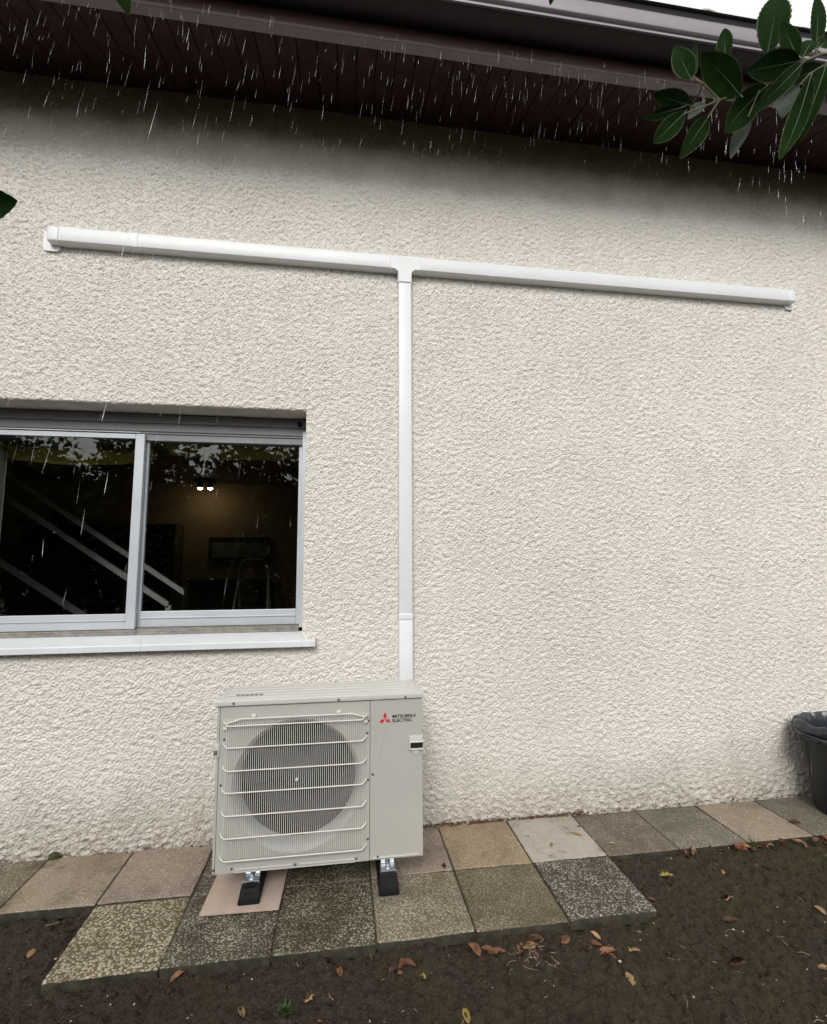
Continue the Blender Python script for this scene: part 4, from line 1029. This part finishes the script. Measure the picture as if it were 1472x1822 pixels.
for x, y, m_, sd_, sz in ((1.20, -.22, 'dead_tan', 1, .05), (.427, -.385, 'dead_dark', 0, .035), (2.477, -.297, 'dead_dark', 1, .055), (.93, -.20, 'dead_dark', 2, .014), (1.25, -.15, 'dead_dark', 0, .02), (1.02, -.30, 'dead_tan', 3, .03), (1.34, -.335, 'dead_tan', 1, .03)):
    fallen(x, y, .004, sz, m_, sd_, 'small dead leaf on top of the slabs', group='small dead leaves on the slabs')
by_group = {}
for o in list(C.objects):
    if o.name.startswith('fallen_leaf') and o.get('group'): by_group.setdefault(o['group'], []).append(o)
ORD = ['leftmost', 'second from the left', 'third from the left', 'fourth from the left', 'fifth from the left', 'sixth from the left', 'rightmost']
for g_, os_ in by_group.items():
    if len(os_) == 1: del os_[0]['group']; continue
    if len(os_) > 7: continue
    os_.sort(key=lambda o: o.location.x-.08*o.location.y*0)
    for i, o in enumerate(os_): o['label'] = o['label'].split(', ')[0] + ', ' + (ORD[i] if i < len(os_)-1 else 'rightmost')
# crumbs along the wall foot (uncountable)
co, fa = [], []
for i in range(900):
    x = random.choice((random.uniform(.32, 1.35), random.uniform(.32, 1.35), random.uniform(-2.2, 3.0))); y = -.012-abs(random.gauss(0, .012)); z = random.uniform(0, .012)
    s1 = random.uniform(.004, .013); a = random.uniform(0, 6.28); k = len(co); t_ = random.uniform(-.6, .6)
    co += [(x-s1*math.cos(a), y-s1*math.sin(a)*.6, z), (x+s1*.4*math.sin(a), y-s1*.4*math.cos(a), z+s1*t_*.5), (x+s1*math.cos(a), y+s1*math.sin(a)*.6, z+s1*.3), (x-s1*.4*math.sin(a), y+s1*.4*math.cos(a), z+s1*.5)]; fa.append((k, k+1, k+2, k+3))
me = tri_soup('leaf_crumbs', co, fa); me.materials.append(M['debris']); o = link('leaf_crumbs', me); tag(o, 'brown leaf crumbs caught along the foot of the wall', 'leaf litter', kind='stuff')
# soil crumbs and small stones
co, fa = [], []
ico = bmesh.new(); bmesh.ops.create_icosphere(ico, subdivisions=1, radius=1); iv = [v.co.copy() for v in ico.verts]; ifc = [[v.index for v in f.verts] for f in ico.faces]; ico.free()
def on_soil(x, y): return not ((y > -.83 and -1.15 < x < 1.29) or y > -.43)
n_ = 0
while n_ < 5200:
    x = random.uniform(-2.2, 3.0); y = -1.45+random.random()*1.03
    if not on_soil(x, y): continue
    s1 = abs(random.gauss(0, .0030))+.0012 if random.random() > .05 else random.uniform(.006, .012); k = len(co); z = gz(x, y)+s1*.3
    for v in iv: co.append((x+v.x*s1*random.uniform(.7, 1.3), y+v.y*s1*random.uniform(.7, 1.3), z+v.z*s1*random.uniform(.6, 1.0)))
    fa += [[i+k for i in f] for f in ifc]; n_ += 1
me = tri_soup('soil_crumbs', co, fa); me.materials.append(M['soil']); o = link('soil_crumbs', me); tag(o, 'dark crumbs of wet soil scattered over the ground', 'soil', kind='stuff')
co, fa = [], []; n_ = 0
while n_ < 260:
    x = random.uniform(-2.2, 3.0); y = -1.45+random.random()*1.03
    if not on_soil(x, y): continue
    s1 = abs(random.gauss(0, .0018))+.0013; k = len(co); z = gz(x, y)+s1*.4
    for v in iv: co.append((x+v.x*s1*random.uniform(.7, 1.3), y+v.y*s1*random.uniform(.7, 1.3), z+v.z*s1*random.uniform(.6, 1.0)))
    fa += [[i+k for i in f] for f in ifc]; n_ += 1
me = tri_soup('pebbles', co, fa); s = simple('pale_pebbles', (.42, .39, .33), .7, 0, .5, 3); me.materials.append(s); o = link('pebbles', me); tag(o, 'tiny pale pebbles scattered on the dark soil', 'gravel', kind='stuff')
# moss and short blades
co, fa = [], []; n_ = 0
mn = band_noise(160, 560, .01, .01, .35, .35)
while n_ < 26000:
    x = random.uniform(-2.2, 3.2); y = -1.5+random.random()*1.07
    if not on_soil(x, y): continue
    v = mn[int((y+1.5)/.01) % 160, int((x+2.3)/.01) % 560] + .55*(x-.4)*.5 - .9*(y+.75)
    if v < .55+random.random()*.9: 
        if random.random() > .03: continue
    hh = random.uniform(.003, .010); a = random.uniform(0, 6.28); wd = random.uniform(.0006, .0014); lx, ly = random.gauss(0, .006), random.gauss(0, .006)
    z = gz(x, y)-.001; k = len(co)
    co += [(x-wd*math.cos(a), y-wd*math.sin(a), z), (x+wd*math.cos(a), y+wd*math.sin(a), z), (x+lx, y+ly, z+hh)]; fa.append((k, k+1, k+2)); n_ += 1
me = tri_soup('moss', co, fa); me.materials.append(M['moss']); o = link('moss', me); tag(o, 'thin olive moss growing in patches on the soil', 'moss', kind='stuff')
# dry straws and twigs
co, fa = [], []
bm = bmesh.new()
for i in range(110):
    for _ in range(40):
        x = random.uniform(-1.9, 2.6); y = -1.4+random.random()*.95
        if on_soil(x, y): break
    if i < 22: x, y = random.gauss(.66, .05), random.gauss(-.93, .02)
    a = random.uniform(0, 6.28); L = random.uniform(.012, .055); z = gz(x, y)+.004
    tube(bm, [(x, y, z), (x+math.cos(a)*L*.5, y+math.sin(a)*L*.5, z+.003), (x+math.cos(a+.3)*L, y+math.sin(a+.3)*L, z+.002)], random.uniform(.0006, .0013), 4)
o = obj('dry_straws', bm, M['straw']); tag(o, 'dry straws and thin twigs strewn on the soil', 'straw', kind='stuff')
# grass tuft, weed, moss clump
def tuft(name, x, y, z, n, hgt, spread, mat, label, cat, wd=.002):
    bm = bmesh.new()
    for i in range(n):
        a = random.uniform(0, 6.28); l = hgt*random.uniform(.5, 1); o_ = spread*random.random(); bx_, by_ = x+math.cos(a)*o_*.3, y+math.sin(a)*o_*.3
        pts = [Vector((bx_, by_, z)), Vector((bx_+math.cos(a)*o_*.5, by_+math.sin(a)*o_*.5, z+l*.6)), Vector((bx_+math.cos(a)*o_*1.4, by_+math.sin(a)*o_*1.4, z+l*.95))]
        s1 = Vector((-math.sin(a), math.cos(a), 0))*wd
        v = [bm.verts.new(pts[0]-s1), bm.verts.new(pts[0]+s1), bm.verts.new(pts[1]+s1*.9), bm.verts.new(pts[1]-s1*.9), bm.verts.new(pts[2])]
        bm.faces.new(v[:4]); bm.faces.new((v[3], v[2], v[4]))
    tag(obj(name, bm, mat, None, 'base'), label, cat)
tuft('grass_tuft', 2.085, -.435, -.03, 26, .06, .035, M['grass'], 'small bright green grass tuft at the front edge of the right slabs', 'grass')
tuft('weed', -.258, -1.0125, -.045, 40, .022, .028, M['weed'], 'small green weed growing in the dark soil near the bottom', 'weed', .0035)
bm = bmesh.new(); bmesh.ops.create_icosphere(bm, subdivisions=3, radius=1)
for v in bm.verts: v.co = Vector((v.co.x*.026, v.co.y*.018, max(v.co.z, -.2)*.024))*(1+random.uniform(-.15, .15)) + Vector((-1.508, -.028, .008))
tag(obj('moss_clump', bm, M['moss'], None, 'base'), 'little dry moss clump at the wall foot where two beige slabs meet', 'moss')

# ================================================================== RAIN
co, fa = [], []
for i in range(5200):
    y = random.uniform(-2.25, -.80); D = y+2.887
    x = -.0775+D*(.145+random.uniform(-1.0, 1.08)); z = 1.47+D*random.uniform(-.55, 1.25)
    if random.random() > (1 if z > 2.9 else .13 if (z > 1.3 and x < -.3) else .02): continue      # dense high up, thin before the window, sparse elsewhere
    L = random.uniform(.03, .105)*random.uniform(.6, 1); r_ = random.choice((.0002, .0002, .00025, .0003, .0003, .00055))
    d = Vector((random.gauss(-.12, .055), random.gauss(0, .04), -1)).normalized()
    a = Vector((x, y, z)); s1 = d.cross(Vector((0, 1, 0))).normalized()*r_; s2 = d.cross(s1).normalized()*r_
    k = len(co); m = a+d*L*.7; e = a+d*L
    co += [a, m+s1, m-s1*.5+s2*.87, m-s1*.5-s2*.87, e]
    fa += [(k, k+2, k+1), (k, k+3, k+2), (k, k+1, k+3), (k+4, k+1, k+2), (k+4, k+2, k+3), (k+4, k+3, k+1)]
me = tri_soup('rain', co, fa); me.materials.append(M['water']); o = link('rain', me); tag(o, 'falling rain, fine slanting drops in front of the house', 'rain', kind='stuff')
